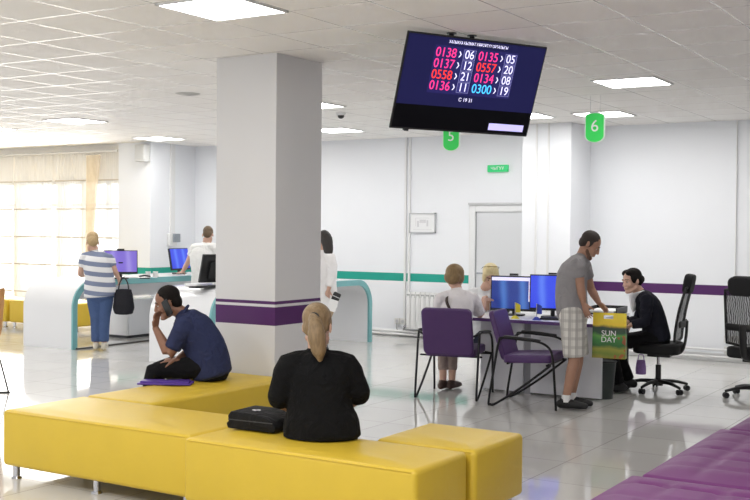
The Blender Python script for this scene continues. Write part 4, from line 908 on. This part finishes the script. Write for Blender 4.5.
# 7 blonde clerk
a = A(11.85); f = V((.3, -.95, 0)); b = V((a(480, 334).x, a(480, 334).y, 0))
J = dict(pel=a(479, 333), wai=a(479, 320), che=a(481, 304, -.08), nek=a(484.5, 290, -.15), hed=a(490.5, 276, -.22), hf=V((.5, -.78, -.55)), sh=[a(497, 296, -.1), a(471.5, 294, -.1)], el=[a(500, 301.5, -.12), a(472, 301.5, -.1)], wr=[a(497, 298, -.42), a(486, 298, -.45)], kn=[a(525, 340, -.36), a(515, 340, -.36)], an=[a(522, 379, -.3), a(512, 379, -.3)])
b = V((J['pel'].x, J['pel'].y, .48))
t, P, R, b = person('blonde clerk in a white coat bending over papers behind the wallpaper monitor', b, f, J, SKIN, clothmat('white_coat', (232, 233, 236), .85), 1.85, clothmat('navy_trousers', (40, 44, 60)), m_shoe, [(.18, .13), (.175, .13), (.16, .12), (.175, .12), (.14, .09)], sc=.95)
hr = hair(t, b, hairmat('hair_platinum', (206, 186, 132), (240, 226, 184)), [('e', (0, -.022, .05), (.088, .1, .085)), ('e', (0, -.065, -.02), (.08, .055, .08)), ('e', (.07, .015, .0), (.022, .04, .07)), ('e', (-.07, .015, .0), (.022, .04, .07)), ('e', (.03, .05, .085), (.05, .03, .03))], P, R)
bm = newbm(); n0, n1 = P(-.05, .05, -.19), P(.05, .05, -.19); sweep(bm, [P(-.06, -.03, -.13), P(-.055, .07, -.2), P(-.02, .1, -.32), P(.0, .1, -.4), P(.02, .1, -.32), P(.055, .07, -.2), P(.06, -.03, -.13)], .006, n=6, k=4); obj('lanyard', bm, mat('lanyard_green', (40, 110, 80), .7), t, off=b)
gl_ = thing('sunglasses', 'sunglasses pushed up on the blonde clerk hair', 'glasses', P(0, .035, .14))
for s in (-1, 1):
    bm = newbm(); q0 = P(0, .035, .14); ell(bm, P(s*.033, .045, .148)-q0, (.024, .005, .014), R @ M.Rotation(-.6, 3, 'X'), 12); obj('lens', bm, mat('lens_amber', (196, 176, 120), .1), gl_)
    bm = newbm(); sweep(bm, [P(s*.06, .04, .142)-q0, P(s*.085, -.02, .1)-q0, P(s*.092, -.07, .05)-q0], .003, n=6, k=3); obj('temple', bm, m_black, gl_)
bm = newbm(); sweep(bm, [P(-.01, .05, .15)-q0, P(.01, .05, .15)-q0], .003, n=6); obj('bridge', bm, m_black, gl_)
# 8 standing man in grey
a = A(9.95); f = V((.95, .31, 0)); b = onz(572, 407, 0)
J = dict(pel=a(572.5, 311), wai=a(571, 296), che=a(572.5, 275), nek=a(581.5, 257), hed=a(590, 244.5, -.01), hf=V((.82, .27, -.62)), hu=V((.45, .15, .88)), sh=[a(583.5, 265, .14), a(577.5, 265, -.15)], el=[a(591, 289, .17), a(580.5, 287, -.17)], wr=[a(599, 303, .14), a(583.5, 303, -.15)], kn=[a(578, 357, .1), a(574.5, 358, -.08)], an=[a(571.5, 396, .12), a(566, 398.5, -.08)])
k = NT('plaid_shorts_cloth'); tc = k.n('ShaderNodeTexCoord'); sp = k.n('ShaderNodeSeparateXYZ'); k.l(tc.outputs['Object'], sp.inputs[0])
def per(o, p, w): return k.math('LESS_THAN', k.math('FRACT', k.math('DIVIDE', o, p)), w)
hx = k.math('ADD', sp.outputs[0], k.math('MULTIPLY', sp.outputs[1], .5))
c_ = k.mix(k.math('MULTIPLY', per(hx, .07, .4), .55), lin((222, 219, 213)), lin((150, 146, 142))); c_ = k.mix(k.math('MULTIPLY', per(sp.outputs[2], .08, .35), .45), c_, lin((170, 166, 162))); c_ = k.mix(k.math('MULTIPLY', per(hx, .035, .15), .3), c_, lin((90, 84, 86)))
k.l(c_, k.b.inputs['Base Color']); k.b.inputs['Roughness'].default_value = .9; m_plaid = k.m
t, P, R, b = person('man in a grey t-shirt and pale checked shorts standing at the desk holding a bag', b, f, J, SKIN_T, clothmat('grey_jersey', (150, 147, 149), .9, .6), .55, m_plaid, m_shoe, [(.17, .145), (.172, .148), (.168, .145), (.185, .14), (.14, .095)], hem=.0, voxel=.006, leg_len=.95, short_r=1.22, hands=((V((.7, .2, -.7)), V((-.1, -.6, -.7)), 1.15), (V((.25, .1, -.95)), V((.2, .9, .2)), .45)), leg_r=1.0, arm_r=1.05, cloth_names=('t_shirt', 'shorts', 'shoe'))
hair(t, b, mat('hair_cropped', (52, 42, 38), .7, noise=.3, nscale=90), [('e', (0, -.02, .043), (.077, .093, .083)), ('e', (0, -.055, -.005), (.069, .052, .062)), ('e', (.068, -.0, .01), (.011, .02, .04)), ('e', (-.068, -.0, .01), (.011, .02, .04))], P, R)
hair(t, b, mat('stubble', (112, 84, 70), .8), [('s', [(-.056, .012, -.06), (-.036, .055, -.092), (0, .076, -.104), (.036, .055, -.092), (.056, .012, -.06)], [(.0175, .021)]*5), ('e', (0, .091, -.049), (.022, .0085, .004))], P, R, name='beard', voxel=.006)
for i in (0, 1):
    bm = newbm(); q = V(J['an'][i]); cyl(bm, q+V((0, 0, -.03)), q+V((0, 0, .035)), .043, .042, n=18); obj('sock', bm, m_paper, t, off=b)
# gift bag
q0 = at(593.5, 317.5, 9.98); q1 = at(626.5, 316, 9.86); wB = (q1-q0).length; xr = (q1-q0); xr.z = 0; xr.normalize(); zb = at(610, 358, 9.92).z; zt_ = at(610, 313, 9.92).z; hB = zt_-zb
t = thing('gift_bag', 'yellow and green landscape carrier bag with white lettering held by the standing man', 'bag', V(((q0+q1)/2).to_tuple()[:2]+(zb,)), math.atan2(xr.y, xr.x))
k = NT('bag_print'); tc = k.n('ShaderNodeTexCoord'); sp = k.n('ShaderNodeSeparateXYZ'); k.l(tc.outputs['Object'], sp.inputs[0])
nz = k.n('ShaderNodeTexNoise'); nz.inputs['Scale'].default_value = 9; nz.inputs['Detail'].default_value = 5; k.l(tc.outputs['Object'], nz.inputs['Vector'])
zz = k.math('ADD', k.math('DIVIDE', sp.outputs[2], hB), k.math('MULTIPLY', k.math('SUBTRACT', nz.outputs[0], .5), .16))
cr = k.n('ShaderNodeValToRGB'); k.l(zz, cr.inputs[0]); els = cr.color_ramp.elements
for i, (p_, c) in enumerate(((0, (150, 140, 50)), (.1, (110, 130, 40)), (.2, (150, 150, 50)), (.28, (40, 100, 40)), (.42, (52, 130, 50)), (.5, (90, 160, 60)), (.56, (30, 76, 40)), (.68, (40, 60, 40)), (.74, (244, 208, 30)), (1, (252, 228, 50)))):
    e = els[i] if i < 2 else els.new(p_)
    e.position = p_; e.color = (*lin(c), 1)
nr = k.n('ShaderNodeTexNoise'); nr.inputs['Scale'].default_value = 6; k.l(tc.outputs['Object'], nr.inputs['Vector'])
rd = k.math('MULTIPLY', k.math('MULTIPLY', k.math('GREATER_THAN', nr.outputs[0], .585), k.math('GREATER_THAN', sp.outputs[0], .05)), k.math('LESS_THAN', zz, .74))
k.l(k.mix(k.math('MULTIPLY', rd, .7), cr.outputs[0], lin((180, 60, 40))), k.b.inputs['Base Color']); k.b.inputs['Roughness'].default_value = .35; m_bag = k.m
bm = newbm(); w = wB/2
# front and back sheets with a die-cut handle slot, gusset between
hs = (-.06, .035, hB-.055, hB-.02)
for y in (-.045, .045):
    yt = y*.35
    def PV(x, z): return bm.verts.new((x, y+(yt-y)*(z/hB)**1.5, z))
    xs_ = [-w, hs[0], hs[1], w]; zs_ = [0, hB*.4, hB*.7, hs[2], hs[3], hB]
    G_ = [[PV(x, z) for x in xs_] for z in zs_]
    for i in range(5):
        for j in range(3):
            if i == 3 and j == 1: continue
            bm.faces.new((G_[i][j], G_[i][j+1], G_[i+1][j+1], G_[i+1][j]))
    if y < 0: GF = G_
    else:
        for s in (0, 3):
            for i in range(5): bm.faces.new((GF[i][s], G_[i][s], G_[i+1][s], GF[i+1][s]))
        for j in range(3): bm.faces.new((GF[0][j], GF[0][j+1], G_[0][j+1], G_[0][j]))
obj('bag_body', bm, m_bag, t, smooth=False)
for s_, z in (('SUN', hB*.55), ('DAY', hB*.41)):
    text('lettering', s_, .07, m_paper, t, M.Translation((.0, -.047+.03*(z/hB)**1.5-.004, z)) @ M.Rotation(pi/2, 4, 'X'), .001)
# 9 clerk in black jacket
a = A(11.0); f = V((-.88, -.47, 0)); b = V((a(655, 337).x, a(655, 337).y, .5))
J = dict(pel=a(656, 335), wai=a(654, 321), che=a(648.5, 306), nek=a(640, 293), hed=a(631.5, 281, -.03), hf=V((-.55, -.83, -.15)), hu=V((-.12, -.05, 1)), sh=[a(647, 299.5, -.17), a(644, 297, .17)], el=[a(645, 322, -.22), a(638, 320, .17)], wr=[a(631, 325, -.22), a(627, 322, .05)], kn=[a(610, 344, -.1), a(614, 343, .1)], an=[a(619, 383, -.1), a(629, 379, .12)])
t, P, R, b = person('woman in a black jacket and white collar sitting in the high-back office chair', b, f, J, SKIN, clothmat('black_jacket', (27, 28, 38), .9, .6), 1.92, m_blk, m_shoe, seat=(CH.x-.34, CH.x+.34, CH.y-.34, CH.y+.34, .507), girth=[(.18, .14), (.178, .14), (.16, .125), (.175, .125), (.14, .095)], voxel=.006, sc=.95, leg_len=2.0, fem=True, feet=[V((-.93, -.36, 0)), V((-.93, -.36, 0))], hands=((V((-.6, .1, -.3)), V((0, 0, -1)), .5), (V((-.5, -.4, -.3)), V((0, 0, -1)), .5)), cloth_names=('jacket', 'trousers', 'shoe'))
hair(t, b, mat('hair_dark', (30, 26, 25), .6), [('e', (0, -.03, .048), (.082, .095, .084)), ('e', (0, -.065, .0), (.074, .055, .07)), ('e', (.068, .0, .03), (.016, .04, .045)), ('e', (-.068, .0, .03), (.016, .04, .045)), ('e', (0, -.115, -.0), (.045, .04, .045)), ('e', (.032, .012, .085), (.046, .062, .036)), ('e', (-.032, .012, .085), (.046, .062, .036)), ('e', (.064, .016, .03), (.015, .034, .055)), ('e', (-.064, .016, .03), (.015, .034, .055))], P, R)
m_wc = clothmat('white_collar', (240, 240, 242), .8, .2)
r_, f_, u2_ = basis(f); nk = V(J['nek']); ch = V(J['che'])
bm = newbm()
for s in (-1, 1):
    sweep(bm, [nk-f_*.05+r_*s*.03+V((0, 0, .005)), nk+r_*s*.062+V((0, 0, .005)), nk+f_*.07+r_*s*.05-V((0, 0, .02)), nk.lerp(ch, .55)+f_*.125+r_*s*.035, ch+f_*.155+r_*s*.012-V((0, 0, .06))], [(.012, .02), (.014, .026), (.014, .03), (.012, .026), (.008, .012)], k=4, side=f_)
sweep(bm, [nk+f_*.045-V((0, 0, .03)), nk.lerp(ch, .6)+f_*.105, ch+f_*.14-V((0, 0, .04))], [(.045, .02), (.035, .02), (.012, .01)], side=r_, k=3)
remesh('blouse_collar', bm, m_wc, .007, t, b, 2)
# lilac pouch hanging by the chair
q = at(641, 359, 10.9); t = thing('lilac_pouch', 'small lilac cloth bag below the seat of the woman in the black jacket', 'bag', (q.x, q.y, q.z-.15), .3)
bm = newbm(); sweep(bm, [(0, 0, 0), (0, 0, .05), (0, 0, .14)], [(.05, .02), (.052, .022), (.04, .01)], side=V((1, 0, 0)), k=3, caps=(.3, .3)); obj('pouch', bm, clothmat('lilac_cloth', (140, 112, 168)), t)
bm = newbm(); sweep(bm, [(-.03, 0, .13), (-.02, 0, .19), (.02, 0, .19), (.03, 0, .13)], .004, n=6, k=4); obj('handle', bm, clothmat('lilac_cloth', (140, 112, 168)), t)
# ---------------------------------------------------------------- light
w = bpy.data.worlds.new('world'); SC.world = w; w.use_nodes = True; bg = w.node_tree.nodes['Background']; bg.inputs[0].default_value = (.93, .96, 1, 1); bg.inputs[1].default_value = 1.15
def area(name, loc, size, power, rot=(0, 0, 0), col=(1, .98, .95)):
    d = bpy.data.lights.new(name, 'AREA'); d.shape = 'RECTANGLE'; d.size, d.size_y = size; d.energy = power; d.color = col
    o = bpy.data.objects.new(name, d); C.objects.link(o); o.location = loc; o.rotation_euler = rot; return o
for i, (x, y, p) in enumerate(((-2.5, 2.5, 60), (-6, 1.5, 60), (-9, 4, 50), (-8.6, 7, 36), (-13, 6.5, 40), (-1.2, 12.3, 16), (-3.6, 12.4, 14), (-6.6, 12.9, 14), (-10.2, 12.9, 16), (0.5, 4.5, 40))):
    area('ceiling_fill_%d' % i, (x, y, T-.03), (.6, .6), p)  # added fill: front ones for unseen panels, rear ones to brighten the back wall
area('window_daylight', (-16, YWIN-.3, 1.7), (5.5, 2.2), 160, (math.radians(-90), 0, 0), (1, .98, .95))
SC.view_settings.view_transform = 'Standard'; SC.view_settings.look = 'None'; SC.view_settings.exposure = .2
try: SC.cycles.use_denoising = True
except Exception: pass
